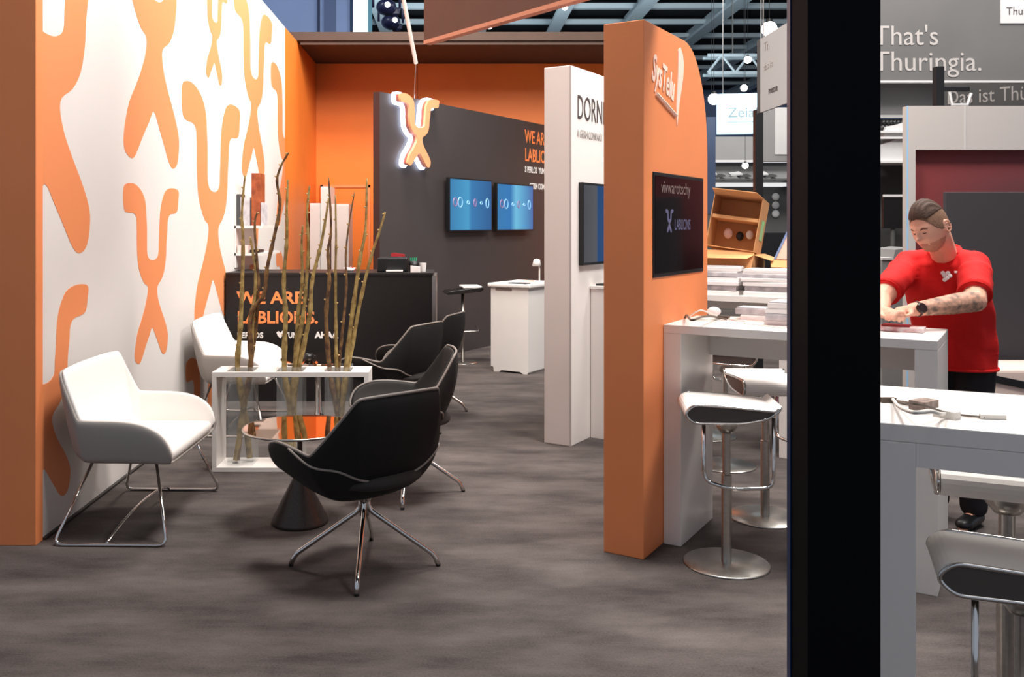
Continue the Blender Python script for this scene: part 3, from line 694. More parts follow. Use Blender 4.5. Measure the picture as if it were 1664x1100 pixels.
# ================================================================== door niche with white cupboards in the orange back wall
d1 = tag(obj('door_1', BX(-1.98, -1.30, 13.76, 13.80, 0, 2.16), ORANGE_REAR, bevel=.004), kind='structure')
obj('door_frame', BX(-2.02, -1.98, 13.74, 13.8, 0, 2.2), ORANGE, d1); obj('door_frame', BX(-1.30, -1.27, 13.74, 13.8, 0, 2.2), ORANGE, d1); obj('door_frame', BX(-2.02, -1.27, 13.74, 13.8, 2.16, 2.2), ORANGE, d1)
for (a, b, y, zt, lb) in ((503, 520, 12.9, 330, 'left white cupboard standing before the orange back wall'), (521, 537, 13.0, 303, 'tallest narrow white cupboard before the orange back wall'), (538, 567, 12.9, 331, 'right white cupboard with grey stripe before the orange back wall')):
    x0, x1 = P(a, 0, y).x, P(b, 0, y).x-.003; z = P(0, zt, y).z
    c_ = empty('cupboard', (x0, y, 0), lb, 'cupboard')
    obj('body', BX(0, x1-x0, .015, .5, 0, z), WHITE, c_, bevel=.004); dr_ = obj('door', BX(.006, x1-x0-.006, 0, .015, .05, z-.03), WHITE_WALL, c_)
    obj('handle', TB([(x1-x0-.03, -.015, 1.0), (x1-x0-.03, -.015, 1.25)], .006, seg=6), STEEL, dr_)

# ================================================================== white counter at the dark wall
wk = empty('service_counter', (.402, 9.96, 0), 'white waist-high counter with scalloped base between dark wall and column', 'counter', rz=RE)
bm = bmesh.new()
pts = [(0, .06), (.03, .05), (.035, .0), (.10, .0), (.13, .02), (.36, .02), (.40, 0), (.445, 0), (.46, .02), (.46, .92), (0, .92)]
prism(bm, [Vector((a, 0, b)) for a, b in pts], (0, .6, 0)); obj('body', bm, WHITE, wk)
obj('worktop', BX(-.03, .50, -.03, .66, .92, .965), WHITE, wk, bevel=.015, seg=3)
obj('pull_slot', BX(.06, .26, -.004, 0, .885, .912), mat('slot_grey', (130, 118, 112)), wk)
for x, y, m_, r_, lb in ((.12, .08, PAPER, .2, 'white paper sheet lying at the front of the service counter'), (.30, .22, PAPER_P, -.3, 'cream leaflet lying at the rear of the service counter')):
    tag(obj('paper_sheet', BX(-.1, .1, -.07, .07, 0, .006), m_, loc=mtx(wk) @ Vector((x+.05, y, .966))), lb, 'paper').rotation_euler = (0, 0, RE+r_)
tag(obj('tablet', BX(-.11, .11, -.05, .05, 0, .008), BLACK_PLASTIC, loc=mtx(wk) @ Vector((.33, .04, .966))), 'thin dark tablet on the front edge of the service counter', 'tablet').rotation_euler = (0, 0, RE)
tag(obj('pen', TB([(-.06, 0, .006), (.06, 0, .006)], .005, seg=6), LETTER_O, loc=mtx(wk) @ Vector((.25, .40, .966))), 'orange pen on the service counter', 'pen')
dl = empty('desk_lamp', mtx(wk) @ Vector((.44, .3, .966)), 'small white desk lamp on the service counter beside the column', 'lamp')
obj('lamp_base', LT([(0, 0), (.045, 0), (.04, .012), (0, .014)], seg=20), WHITE, dl); obj('pole', TB([(0, 0, .01), (0, 0, .22)], .008, seg=8), WHITE, dl)
obj('lamp_shade', LT([(.05, .18), (.035, .25), (0, .262)], seg=20, c=(-.03, 0, 0)), WHITE, dl, smooth=True)

# ================================================================== black pillar in the foreground
pxl, pxr = .642, .774
pi_ = empty('pillar', (pxl, 1.65, 0), 'thick near-black pillar in the foreground cutting through the view', 'pillar')
obj('body', BX(0, pxr-pxl, 0, .10, 0, 4.2), NAVY, pi_, bevel=.004)
obj('edge_profile', BX(-.002, 0.004, .085, .102, 0, 4.2), mat('navy_profile', (12, 46, 92), .3), pi_)

# ================================================================== things on the first and rear tables
def cable(name, root_loc, pts, r, m, label):
    o = empty(name, root_loc, label, 'cable'); obj('cord', TB(rim_curve([Vector(p) for p in pts], 6), r, seg=7), m, o, world=True, smooth=True); return o
def T1(px, py, dz=0):   # point above a table top at z=1.1+dz seen at this pixel
    Y = (H-1.1-dz)*F/(py-CY); return Vector(((px-CX)/F*Y, Y, 1.1+dz))
WCORD = mat('white_cord', (228, 222, 214), .5); GCORD = mat('grey_cord', (96, 84, 74), .5)
p0 = T1(1113, 518)
c1 = cable('coiled_cable', p0, [T1(1113, 517, .006), T1(1116, 512, .03), T1(1124, 520, .075), T1(1140, 515, .06), T1(1158, 514, .03), T1(1170, 517, .008), T1(1180, 519, .006)], .0055, GCORD, 'looped grey cable lying at the left end of the first high table')
obj('cord', TB(rim_curve([T1(1118, 516, .006), T1(1135, 505, .05), T1(1150, 507, .04), T1(1165, 514, .008), T1(1195, 520, .006), T1(1212, 522, .006)], 6), .004, seg=6), WCORD, c1, world=True)
obj('cord', TB(rim_curve([T1(1125, 518, .006), T1(1145, 519, .01), T1(1165, 518, .006)], 6), .005, seg=6), WCORD, c1, world=True)
obj('plug', BX(-.03, .03, -.012, .012, 0, .018, M=Matrix.Translation(T1(1176, 519)) @ Matrix.Rotation(-.7, 4, 'Z')), GCORD, c1, world=True)
o = tag(obj('adapter', ico(bmesh.new(), (0, 0, .026), .032, 3, (1.2, .8, .8)), PAPER, loc=T1(1160, 514), smooth=True), 'rounded white adapter beside the looped cable on the first high table', 'adapter')
for px, py, w_, d_, rr, m_, lb in ((1218, 519, .15, .10, .3, PAPER_P, 'pink leaflet lying flat before the packet piles on the first table'), (1262, 528, .12, .10, -.5, PAPER_P, 'pale leaflet at the pillar side of the first table')):
    tag(obj('leaflet', BX(-w_, w_, -d_, d_, 0, .003), m_, loc=T1(px, py)), lb, 'leaflet').rotation_euler = (0, 0, RE+rr)
o = tag(obj('pen', TB([(-.06, 0, .006), (.06, 0, .006)], .005, seg=6), mat('salmon_pen', (220, 120, 100)), loc=T1(1238, 516)+Vector((0, 0, .004))), 'salmon pen lying on the pink leaflet', 'pen'); o.rotation_euler = (0, 0, -1.0)
ORD = ['lowest', 'second', 'third', 'fourth', 'fifth', 'sixth', 'topmost']
def pile(t, x, y, n, w, d, h, where, grp, z0=1.1, name='brochure_packet'):
    z = z0+.0005
    for k in range(n):
        lb = '%s white packet %s of the pile %s' % (ORD[6] if k == n-1 else ORD[k], 'from below' if 0 < k < n-1 else '', where)
        hh = h*random.uniform(.8, 1.2)
        o = empty(name, mtx(t) @ Vector((x+random.uniform(-.015, .015), y+random.uniform(-.012, .012), z)), ' '.join(lb.split()), 'packet', grp, rz=RE+random.uniform(-.06, .06))
        obj('tray', BX(-w/2, w/2, -d/2, d/2, 0, hh*.8), PAPER_G if k % 3 == 1 else PAPER, o, bevel=.002)
        obj('cover', BX(-w/2+.004, w/2-.004, -d/2+.004, d/2-.004, hh*.8, hh-.001), [PAPER, PAPER_G][k % 2], o)
        z += hh
pile(HT1, .60, .33, 4, .30, .22, .032, 'on the first high table beside the pillar', 'packets on the first high table')
pile(HT1, .36, .46, 2, .20, .13, .03, 'on the first high table near the totem', 'packets on the first high table')
pile(HT4, .36, .17, 5, .30, .24, .034, 'at the left front of the rear table', 'packets on the rear high table')
pile(HT4, .70, .15, 6, .32, .24, .034, 'at the middle front of the rear table', 'packets on the rear high table')
pile(HT4, 1.05, .15, 6, .31, .24, .034, 'at the pillar end of the rear table', 'packets on the rear high table')
# black case under the cartons
cs = empty('flat_case', on_t(HT4, .64, .46, 1.1005), 'flat black case under the cardboard cartons on the rear table', 'case', rz=RE)
obj('shell', BX(-.6, .60, -.15, .15, 0, .12), BLACK_PLASTIC, cs, bevel=.01); obj('latch', BX(-.05, .05, -.155, -.15, .05, .09), STEEL, cs)
def carton(loc, w, d, h, flaps, label, M=Matrix(), inner=None, cat='carton', rz=RE, fl=None):
    o = empty('carton', loc, label, 'box', rz=rz); bm = bmesh.new(); t = .006
    box(bm, -w/2, w/2, -d/2, d/2, 0, t, M=M); box(bm, -w/2, w/2, -d/2, -d/2+t, t, h, M=M); box(bm, -w/2, w/2, d/2-t, d/2, t, h, M=M)
    box(bm, -w/2, -w/2+t, -d/2+t, d/2-t, t, h, M=M); box(bm, w/2-t, w/2, -d/2+t, d/2-t, t, h, M=M)
    obj('box_body', bm, CARD, o)
    fl = fl or d*.48
    for f, ang in flaps:
        c_, s_ = math.cos(ang), math.sin(ang)      # ang from vertical, opening outward
        if f == 'f': q = [(-w/2, -d/2, h), (w/2, -d/2, h), (w/2-.02, -d/2-s_*fl, h+c_*fl), (-w/2+.02, -d/2-s_*fl, h+c_*fl)]
        if f == 'b': q = [(-w/2, d/2, h), (w/2, d/2, h), (w/2-.02, d/2+s_*fl, h+c_*fl), (-w/2+.02, d/2+s_*fl, h+c_*fl)]
        if f == 'l': q = [(-w/2, -d/2, h), (-w/2, d/2, h), (-w/2-s_*fl, d/2-.02, h+c_*fl), (-w/2-s_*fl, -d/2+.02, h+c_*fl)]
        if f == 'r': q = [(w/2, -d/2, h), (w/2, d/2, h), (w/2+s_*fl, d/2-.02, h+c_*fl), (w/2+s_*fl, -d/2+.02, h+c_*fl)]
        obj('flap', slab(bmesh.new(), [M @ Vector(v) for v in q], .004), CARD_IN, o)
    return o
b0 = on_t(HT4, .68, .44, 1.221)
carton(b0, .46, .30, .16, (('f', 1.75), ('l', 1.3), ('r', 1.9)), 'open brown carton lying under the upright one on the rear table', fl=.13)
# upright carton, opening toward the camera, leaning back
M2 = Matrix.Rotation(.13, 4, 'Y') @ Matrix.Rotation(math.radians(80), 4, 'X')
up = carton(on_t(HT4, .75, .52, 1.385), .36, .40, .20, (('b', .1),), 'upright open carton with divided inside standing on the lower carton', M=Matrix.Translation((0, 0, .20)) @ M2, fl=.14)
# flap hanging below the opening
obj('flap', slab(bmesh.new(), [(-.20, -.22, .03), (.16, -.22, .02), (.15, -.30, -.125), (-.155, -.30, -.12)], .005), CARD_IN, up)
TL = Matrix.Translation((0, 0, .20)) @ M2
obj('divider', BX(-.17, .17, .02, .045, .02, .19, M=TL), CARD_IN, up)
for k, (x_, y_, s_) in enumerate(((-.07, -.04, .035), (.02, -.05, .03), (.09, -.03, .028))):
    tag(obj('wrapped_part', ico(bmesh.new(), tuple(mtx(up) @ (TL @ Vector((x_, y_-.03, .05)))), s_, 2, (1, .8, 1.2)), [PAPER_P, BLACK_PLASTIC, PAPER][k]), ['pale wrapped part at the left inside the upright carton', 'black part in the middle inside the upright carton', 'white part at the right inside the upright carton'][k], 'part')
obj('green_sticker', BX(.1815, .183, -.10, .05, .05, .13, M=TL), mat('green_sticker', (150, 196, 140)), up)
carton(on_t(HT4, 1.14, .46, 1.221), .26, .22, .12, (('f', 2.2),), 'small carton beside the black pillar on the rear table', fl=.08)
wpn = empty('crate_panel', on_t(HT4, 1.13, .40, 1.345), 'pale wooden panel leaning above the small carton by the pillar', 'panel', rz=RE)
obj('board', slab(bmesh.new(), [(-.10, 0, 0), (.16, 0, 0), (.24, .06, .38), (.06, .06, .38)], .02), mat('pale_board', (214, 184, 164), .7), wpn)
obj('blue_edge', slab(bmesh.new(), [(-.105, -.005, 0), (-.09, -.005, 0), (.07, .055, .38), (.055, .055, .38)], .02), mat('blue_tape', (110, 130, 170), .6), wpn)
ob = tag(obj('orange_block', BX(-.045, .045, -.03, .03, 0, .075), mat('orange_card', (214, 120, 60), .6), loc=on_t(HT4, .33, .18, 1.1005+.17+.02), bevel=.004), 'small orange carton on the left packet pile of the rear table', 'box')
ob.location.z = 1.1005+.172+.008

# nearest table: looped cable with connector
c3 = cable('looped_cable', T1(1445, 648), [T1(1440, 647, .006), T1(1450, 648, .008), T1(1460, 660, .05), T1(1484, 670, .10), T1(1512, 668, .085), T1(1528, 672, .03), T1(1538, 672, .008)], .0045, WCORD, 'looped cable with square connector on the nearest high table')
obj('cord', TB(rim_curve([T1(1450, 650, .006), T1(1462, 652, .03), T1(1480, 655, .055), T1(1505, 660, .045), T1(1530, 668, .02), T1(1560, 674, .005), T1(1600, 678, .005)], 6), .003, seg=6), GCORD, c3, world=True)
obj('cord', TB(rim_curve([T1(1455, 652, .005), T1(1470, 657, .005), T1(1480, 655, .005)], 6), .003, seg=6), GCORD, c3, world=True)
cm = Matrix.Translation(T1(1501, 668)) @ Matrix.Rotation(.6, 4, 'Z')
obj('connector', BX(-.035, .035, -.022, .022, .0, .03, M=cm), mat('taupe_connector', (120, 100, 90), .5, nscale=60, col2=(160, 140, 130)), c3, world=True)
obj('plug', BX(-.012, .012, -.03, .03, .0, .02, M=Matrix.Translation(T1(1538, 679)) @ Matrix.Rotation(.5, 4, 'Z')), WCORD, c3, world=True)
obj('plug', BX(-.03, .03, -.007, .007, .0, .012, M=Matrix.Translation(T1(1613, 681)) @ Matrix.Rotation(-.2, 4, 'Z')), WCORD, c3, world=True)
obj('plug', BX(-.02, .02, -.008, .008, .0, .014, M=Matrix.Translation(T1(1443, 654))), GCORD, c3, world=True)
# packets in front of the man
for x, y, w_, d_, h_, m_, lb in ((1.04, .33, .20, .12, .022, mat('pink_printed_pack', (226, 160, 160), .4, nscale=30, col2=(240, 224, 222)), 'pink printed blister pack on the table end before the man'),
                          (.86, .30, .14, .14, .012, PAPER, 'white pack between the man and the pillar on the table')):
    q = empty('blister_pack', on_t(HT1, x, y, 1.1005), lb, 'packet', rz=RE); obj('tray', BX(-w_/2, w_/2, -d_/2, d_/2, 0, h_), m_, q, bevel=.003); obj('insert', BX(-w_/2+.02, w_/2-.06, -d_/2+.02, d_/2-.02, h_, h_+.006), [PAPER, mat('crimson_insert', (170, 40, 50), .5)][x > 1], q)

# ================================================================== the man in red
def blob(name, segs, m, parent, voxel=.012, it=4, extra=None, cut=None, fn=None, world=True):
    bm = bmesh.new()
    for s in segs:
        p0, r0, p1, r1 = s[:4]; el = s[4] if len(s) > 4 else None
        p0, p1 = Vector(p0), Vector(p1); L = (p1-p0).length; n = max(2, int(L/(min(r0 if not hasattr(r0, '__len__') else min(r0), .05)*.45))+1)
        for k in range(n):
            t = k/(n-1); p = p0.lerp(p1, t)
            if hasattr(r0, '__len__'):
                r = [a*(1-t)+b*t for a, b in zip(r0, r1)]
                ico(bm, p, 1, 2, r, M=el)
            else: ico(bm, p, r0*(1-t)+r1*t, 2)
    if extra: extra(bm)
    me = bpy.data.meshes.new('t'); bm.to_mesh(me); bm.free()
    o = bpy.data.objects.new('t', me); COL.objects.link(o)
    q = o.modifiers.new('r', 'REMESH'); q.mode = 'VOXEL'; q.voxel_size = voxel
    q = o.modifiers.new('s', 'SMOOTH'); q.iterations = it; q.factor = .5
    me2 = evalmesh(o); bpy.data.objects.remove(o)
    bm = bmesh.new(); bm.from_mesh(me2); bpy.data.meshes.remove(me2)
    if fn:
        for v in bm.verts: v.co = fn(v.co)
    if cut:
        for co, no in cut:
            bmesh.ops.bisect_plane(bm, geom=bm.verts[:]+bm.edges[:]+bm.faces[:], plane_co=co, plane_no=no, clear_outer=True)
    return obj(name, bm, m, parent, world=world, smooth=True)
MAN = empty('person', (2.74, 4.92, 0), 'man in red t-shirt leaning over the table, tattooed forearm and wristwatch, looking down', 'person')
HB = math.radians(222); BM = Matrix.Rotation(HB, 4, 'Z')          # body heading (local x forward, y to his left)
fw = Vector((math.cos(HB), math.sin(HB), 0)); lf = Vector((-math.sin(HB), math.cos(HB), 0))
pel = Vector((2.70, 4.90, .95)); chest = Vector((2.575, 4.76, 1.25)); nk = Vector((2.535, 4.70, 1.475))
shL = P(1584, 432, 4.60); shR = P(1476, 430, 4.86)
elL = P(1584, 489, 4.36); wrL = P(1484, 503, 4.30); haL = P(1462, 507, 4.27)
elR = P(1430, 487, 4.58); wrR = P(1432, 506, 4.36); haR = P(1446, 510, 4.30)
HC = P(1511, 368, 4.50)                                             # head centre
HH = math.radians(209); HM = Matrix.Rotation(HH, 4, 'Z') @ Matrix.Rotation(math.radians(24), 4, 'Y') @ Matrix.Rotation(math.radians(5), 4, 'X')
def head_extra(bm):
    b2 = bmesh.new(); bmesh.ops.create_uvsphere(b2, u_segments=64, v_segments=48, radius=1)
    for v in b2.verts:
        x, y, z = v.co
        X, Yy, Z = x*.098, y*.077, z*.125
        if z < 0:                                   # jaw narrows and the chin comes forward
            k = min(1, -z); Yy *= 1-.22*k; X = X*(1-.10*k)+.020*k*(1 if x > -.2 else .3)
        if x < 0: X *= 1.04
        if x > .5:
            g = lambda cy, cz, s, t: math.exp(-((y-cy)/s)**2-((z-cz)/t)**2)
            X += .011*g(0, .22, .5, .10)*1.0                       # brow
            X -= .013*(g(.33, .06, .16, .10)+g(-.33, .06, .16, .10))  # sockets
            X += .006*(g(.33, .05, .10, .05)+g(-.33, .05, .10, .05))  # lids
            X += .030*g(0, -.16, .13, .10)+.016*g(0, .0, .10, .16)   # nose
            X += .007*(g(.15, -.20, .08, .06)+g(-.15, -.20, .08, .06))
            X += .009*g(0, -.43, .24, .05)+.008*g(0, -.52, .22, .045) # lips
            X -= .005*g(0, -.475, .26, .02)
            X += .012*g(0, -.74, .28, .13)                          # chin
            X += .005*(g(.5, -.2, .2, .2)+g(-.5, -.2, .2, .2))
        v.co = (X, Yy, Z)
    b2.transform(Matrix.Translation(HC) @ HM)
    me = bpy.data.meshes.new('h'); b2.to_mesh(me); b2.free(); bm.from_mesh(me); bpy.data.meshes.remove(me)
    for s in (-1, 1):                                 # ears
        e = Matrix.Translation(HC) @ HM @ Matrix.Translation((-.012, s*.079, -.008)) @ Matrix.Rotation(s*-.35, 4, 'Z')
        for k in range(14):
            a = k/14*2*PI; ico(bm, e @ Vector((math.cos(a)*.016-.003, s*.004, math.sin(a)*.029)), .0058, 1)
        ico(bm, e @ Vector((0, -.002*s, 0)), .015, 1, (1, .4, 1.5), M=HM)
segs = [(pel, (.135, .165, .12), chest, (.125, .17, .14), BM), (chest, (.12, .17, .14), nk+Vector((0, 0, -.06)), (.075, .12, .06), BM),
        (nk+Vector((0, 0, -.05)), .066, HC+HM @ Vector((-.035, 0, -.06)), .060),
        (shL, .058, elL, .054), (elL, .055, elL.lerp(wrL, .35), .051), (elL.lerp(wrL, .35), .051, wrL, .033),
        (shR, .058, elR, .054), (elR, .054, elR.lerp(wrR, .4), .049), (elR.lerp(wrR, .4), .049, wrR, .033)]
for s in (-1, 1):
    hip = pel+lf*.095*s; kn = hip+Vector((0.0, .0, -.43))+fw*.02; an = Vector((kn.x+.01, kn.y+.02, .09))
    segs += [(hip, .095, kn, .062), (kn, .064, an, .042), (an+Vector((0, 0, -.04)), .042, an+fw*.15+Vector((0, 0, -.055)), .033)]
def hand(wr, palm, side, curl, dirv):
    """palm block plus five finger chains"""
    d = (palm-wr).normalized(); up_ = Vector((0, 0, 1)); s = d.cross(up_).normalized()*side; out = []
    out.append((wr, .027, palm, .026))
    for k, (o_, L) in enumerate(((-.030, .066), (-.010, .074), (.010, .070), (.029, .056))):
        a = palm+s*o_*.95+d*.014; b = a+d*L*.45+Vector((0, 0, .006)); c = b+(d*.75+Vector((0, 0, -curl))).normalized()*L*.35; e = c+(d*.35+Vector((0, 0, -1.1*curl))).normalized()*L*.28
        out += [(palm+s*o_*.7, .0115, a, .0105), (a, .0102, b, .0095), (b, .0095, c, .0088), (c, .0088, e, .0078)]
    a = wr.lerp(palm, .45)-s*.022; b = a+(d*.6-s*.6).normalized()*.032+Vector((0, 0, -.008)); c = b+(d*.95-s*.05).normalized()*.028+Vector((0, 0, -.006))
    out += [(a, .013, b, .0112), (b, .0112, c, .009)]
    return out
segs += hand(wrL, haL, 1, .55, None)+hand(wrR, haR+Vector((.0, .0, .004)), -1, .6, None)
body = blob('body', segs, [SKIN, STUBBLE, INK, LIP], MAN, voxel=.0042, it=4, extra=head_extra)
mi = (Matrix.Translation(HC) @ HM).inverted(); bw = Matrix.Translation(MAN.location)
for p in body.data.polygons:
    w = bw @ p.center; q = mi @ w
    if q.length < .16 and q.z < -.035 and q.x > -.03 and not (abs(q.y) < .022 and q.z > -.046):
        if q.z < -.055 and (q.z < -.066 or abs(q.y) > .03) and q.x > -.01 and q.z > -.128: p.material_index = 1
        if -.067 < q.z < -.051-.12*abs(q.y) and abs(q.y) < .024 and q.x > .05: p.material_index = 3
    ab = wrL-elL; t = (w-elL).dot(ab)/ab.length_squared
    if 0 < t < .86 and (w-(elL+ab*t)).length < .075: p.material_index = 2
    ab = elL-shL; t = (w-shL).dot(ab)/ab.length_squared
    if .80 < t < 1 and (w-(shL+ab*t)).length < .07 and w.y < elL.y+.02 and w.z > elL.z+.01: p.material_index = 0
# clothing
def folds(co):
    n = math.sin(co.x*31+co.z*22)*math.sin(co.y*26-co.z*9)*.004+math.sin(co.z*40+co.x*18)*.002
    d = Vector((co.x-2.62, co.y-4.78, 0)); d.normalize(); return co+d*n
tor = [(Vector((2.685, 4.885, .84)), (.175, .215, .06), Vector((2.665, 4.855, 1.02)), (.18, .212, .08), BM),
       (Vector((2.665, 4.855, 1.02)), (.18, .212, .08), chest, (.158, .218, .10), BM),
       (chest, (.158, .218, .10), nk+Vector((.005, .005, -.085)), (.10, .17, .05), BM),
       (nk+Vector((0, 0, -.08)), (.09, .11, .035), nk+Vector((-.004, -.004, .002)), (.071, .075, .02), BM),
       (shL, .076, shL.lerp(elL, .48), .078), (shR, .076, shR.lerp(elR, .46), .074),
       (nk+Vector((0, 0, -.045)), .062, shL+Vector((0, 0, .004)), .072), (nk+Vector((0, 0, -.045)), .062, shR+Vector((0, 0, .004)), .072), (shL, .08, chest+lf*.10, .10), (shR, .08, chest-lf*.10, .10)]
slc = []
shirt = blob('t_shirt', tor, RED, MAN, voxel=.010, it=6, fn=folds, cut=[((0, 0, .838), (0, 0, -1))])
# rolled hems
bm = bmesh.new()
def ring(bm, c, ax, r, tr, sc=(1, 1)):
    ax = ax.normalized(); a = ax.orthogonal().normalized(); b = ax.cross(a)
    return tube(bm, [c+a*math.cos(k*2*PI/32)*r*sc[0]+b*math.sin(k*2*PI/32)*r*sc[1] for k in range(32)], tr, seg=6, closed=True)
ring(bm, shL.lerp(elL, .815), elL-shL, .073, .004); ring(bm, shR.lerp(elR, .795), elR-shR, .069, .004)
def sleeve(a, b, f, r, ph):
    pts = [a.lerp(b, .2+(f-.2)*k/8) for k in range(9)]
    bm_ = tube(bmesh.new(), pts, [r*(1.03+.03*math.sin(k*1.9+ph)) for k in range(8)]+[r], seg=32)
    for v in bm_.verts: v.co += Vector((math.sin(v.co.z*60+v.co.x*45), math.cos(v.co.x*70+ph), math.sin(v.co.y*55)))*.0022
    return bm_
obj('sleeve', sleeve(shL, elL, .82, .074, 0), RED, MAN, world=True, smooth=True); obj('sleeve', sleeve(shR, elR, .80, .070, 2), RED, MAN, world=True, smooth=True)
obj('sleeve_hem', bm, RED, MAN, world=True, smooth=True)
bm = bmesh.new(); tube(bm, [Vector((2.685, 4.885, .843))+fw*math.cos(a)*.170+lf*math.sin(a)*.205 for a in [k*2*PI/48 for k in range(48)]], .008, seg=6, closed=True)
obj('hem', bm, RED, MAN, world=True, smooth=True)
bm = bmesh.new(); ring(bm, nk+Vector((-.012, -.014, -.006)), Vector((-.25, -.3, 1)), .074, .007)
obj('collar', bm, RED, MAN, world=True, smooth=True)
# white chest print
pc = chest+fw*.150+lf*.075+Vector((0, 0, .10)); MP = Matrix.Translation(pc) @ Matrix.Rotation(HB, 4, 'Z') @ Matrix.Rotation(-.2, 4, 'Y') @ Matrix.Rotation(.35, 4, 'Z')
bm = bmesh.new()
for a, b in ((0, 0), (.014, .014), (.012, -.012), (-.008, .012), (.002, -.022), (.024, 0)): ico(bm, MP @ Vector((.003, a-.03, b-.01)), .0095, 3, (.35, 1.1, 1.1), M=MP.to_3x3().to_4x4())
obj('chest_print', bm, LETTER_W, MAN, world=True)
obj('chest_print', BX(-.004, .016, .012, .045, .006, .016, M=MP), LETTER_W, MAN, world=True)
tr = []
for s in (-1, 1):
    hip = pel+lf*.095*s; kn = hip+Vector((0, 0, -.43))+fw*.02; an = Vector((kn.x+.01, kn.y+.02, .09))
    tr += [(hip+Vector((0, 0, .0)), .112, kn, .085), (kn, .085, an+Vector((0, 0, .02)), .07)]
tr += [(pel+Vector((0, 0, -.03)), (.15, .185, .09), pel+Vector((0, 0, .03)), (.15, .185, .08), BM)]
blob('trousers', tr, PANTS, MAN, voxel=.012, it=4, cut=[((0, 0, .05), (0, 0, -1))])
for s in (-1, 1):
    hip = pel+lf*.095*s; kn = hip+Vector((0, 0, -.43))+fw*.02; an = Vector((kn.x+.01, kn.y+.02, .09))
    blob('shoe', [(an+Vector((0, 0, -.045))-fw*.03, (.055, .045, .045), an+fw*.13+Vector((0, 0, -.05)), (.06, .046, .035), BM)], BLACK_PLASTIC, MAN, voxel=.01, it=2, cut=[((0, 0, .002), (0, 0, -1))])
# hair: short on the sides, longer and swept on top
TH = Matrix.Translation(HC) @ HM
def cap(name, m, keep, sc, lift):
    b = bmesh.new(); bmesh.ops.create_uvsphere(b, u_segments=200, v_segments=150, radius=1)
    for v in b.verts:
        x, y, z = v.co; k = lift(x, y, z); v.co = (x*.098*(1.04 if x < 0 else 1)*sc*k, y*.077*sc*k, z*.125*sc*k)
    rm = [v for v in b.verts if not keep(v.co)]
    bmesh.ops.delete(b, geom=rm, context='VERTS')
    b.transform(TH)
    return obj(name, b, m, MAN, world=True, smooth=True, solid=.004, soff=-1)
cap('side_hair', HAIR_F, lambda c: (c.z > -.012+.75*max(0, c.x-.02)+1.1*max(0, c.x-.05) and c.x > -.03) or (c.x <= -.03 and c.z > -.040), 1.022, lambda x, y, z: 1)
def lift_(x, y, z):
    k = 1+.16*max(0, z)**2*(.75+.45*x); edge = max(0, abs(y+.1)-.62)
    return k-.14*edge*max(0, z)+.014*math.sin(y*30+x*9+z*5)*max(0, z)
cap('top_hair', HAIR, lambda c: c.z > .068-.10*max(0, -c.x-.02)+.35*max(0, abs(c.y)-.045) and c.x > -.095 and (c.x < .072 or c.z > .076-.9*max(0, .03-abs(c.y+.01))*.2), 1.035, lift_)
for s in (-1, 1):
    obj('eyebrow', TB([TH @ Vector(p) for p in ((.0965, s*.012, .021), (.0935, s*.028, .027), (.080, s*.045, .020))], [.004, .0045, .002], seg=6), DARK_EYE, MAN, world=True, smooth=True)
    obj('eyelashes', TB([TH @ Vector(p) for p in ((.0885, s*.015, .003), (.0890, s*.026, -.001), (.0790, s*.040, .002))], [.0018, .0028, .0015], seg=6), DARK_EYE, MAN, world=True, smooth=True)
# wristwatch
wa = (wrL-elL).normalized(); wcn = elL.lerp(wrL, .93)
bm = bmesh.new(); ring(bm, wcn, wa, .0315, .007); ws_ = obj('watch_strap', bm, mat('brown_leather_strap', (74, 38, 30), .5), MAN, world=True, smooth=True)
obj('watch_case', LT([(0, 0), (.024, 0), (.026, .006), (.02, .014), (0, .014)], seg=24), mat('dark_watch_case', (48, 26, 24), .3), ws_, loc=tuple(wcn-MAN.location+Vector((0, -.034, .006)))).rotation_euler = (math.radians(72), 0, 0)

# ================================================================== right background: white frame booth
YB = 7.0
bf = empty('booth_frame', (P(1475, 0, YB).x, YB, 0), 'cream portal frame of the neighbouring booth behind the man', 'booth')
x0 = 0; zt = P(0, 172, YB).z; zb = P(0, 243, YB).z
obj('post', BX(0, .06, 0, .08, 0, zt), CREAM, bf); obj('lintel', BX(.06, 3.2, 0, .08, zb, zt), CREAM, bf)
obj('lintel_seam', BX(.435, .445, -.003, 0, zb, zt), mat('seam_grey', (188, 184, 182)), bf)
obj('post', BX(3.2, 3.3, 0, .08, 0, zt), CREAM, bf)
obj('rear_panel', BX(.06, 3.2, .10, .16, 0, zb+.05), MAROON, bf)
obj('side_panel', BX(.05, .065, 0.081, .10, 0, zb), mat('deep_red_side', (64, 24, 30), .6), bf)
obj('blue_fringe', BX(-.004, 0, 0.0, .006, 0, zt), mat('blue_fringe_glow', (120, 176, 214), .4, emit=.1), bf)  # blue colour fringe along the post, added as a faintly glowing strip
sc2 = empty('partition_screen', (P(1537, 0, 6.7).x, 6.70, 0), 'dark charcoal partition hanging behind the man in red', 'partition')
obj('panel', BX(0, 2.2, 0, .04, P(0, 592, 6.7).z, P(0, 312, 6.7).z), CHAR, sc2, bevel=.004)
for xx in (.08, 2.1): obj('support', TB([(xx, .02, 0), (xx, .02, 1.8)], .015, seg=8), BLACK_PLASTIC, sc2)
bn = empty('padded_bench', (P(1612, 0, 6.2).x, 6.2, 0), 'beige padded bench with black strap at the right edge behind the man', 'bench')
obj('cushion', BX(0, .9, 0, .42, .30, .62), mat('beige_vinyl', (205, 186, 176), .6), bn, bevel=.03, seg=3)
for xx in (.06, .84): obj('leg', BX(xx-.03, xx+.03, .03, .39, 0, .31), BLACK_PLASTIC, bn)
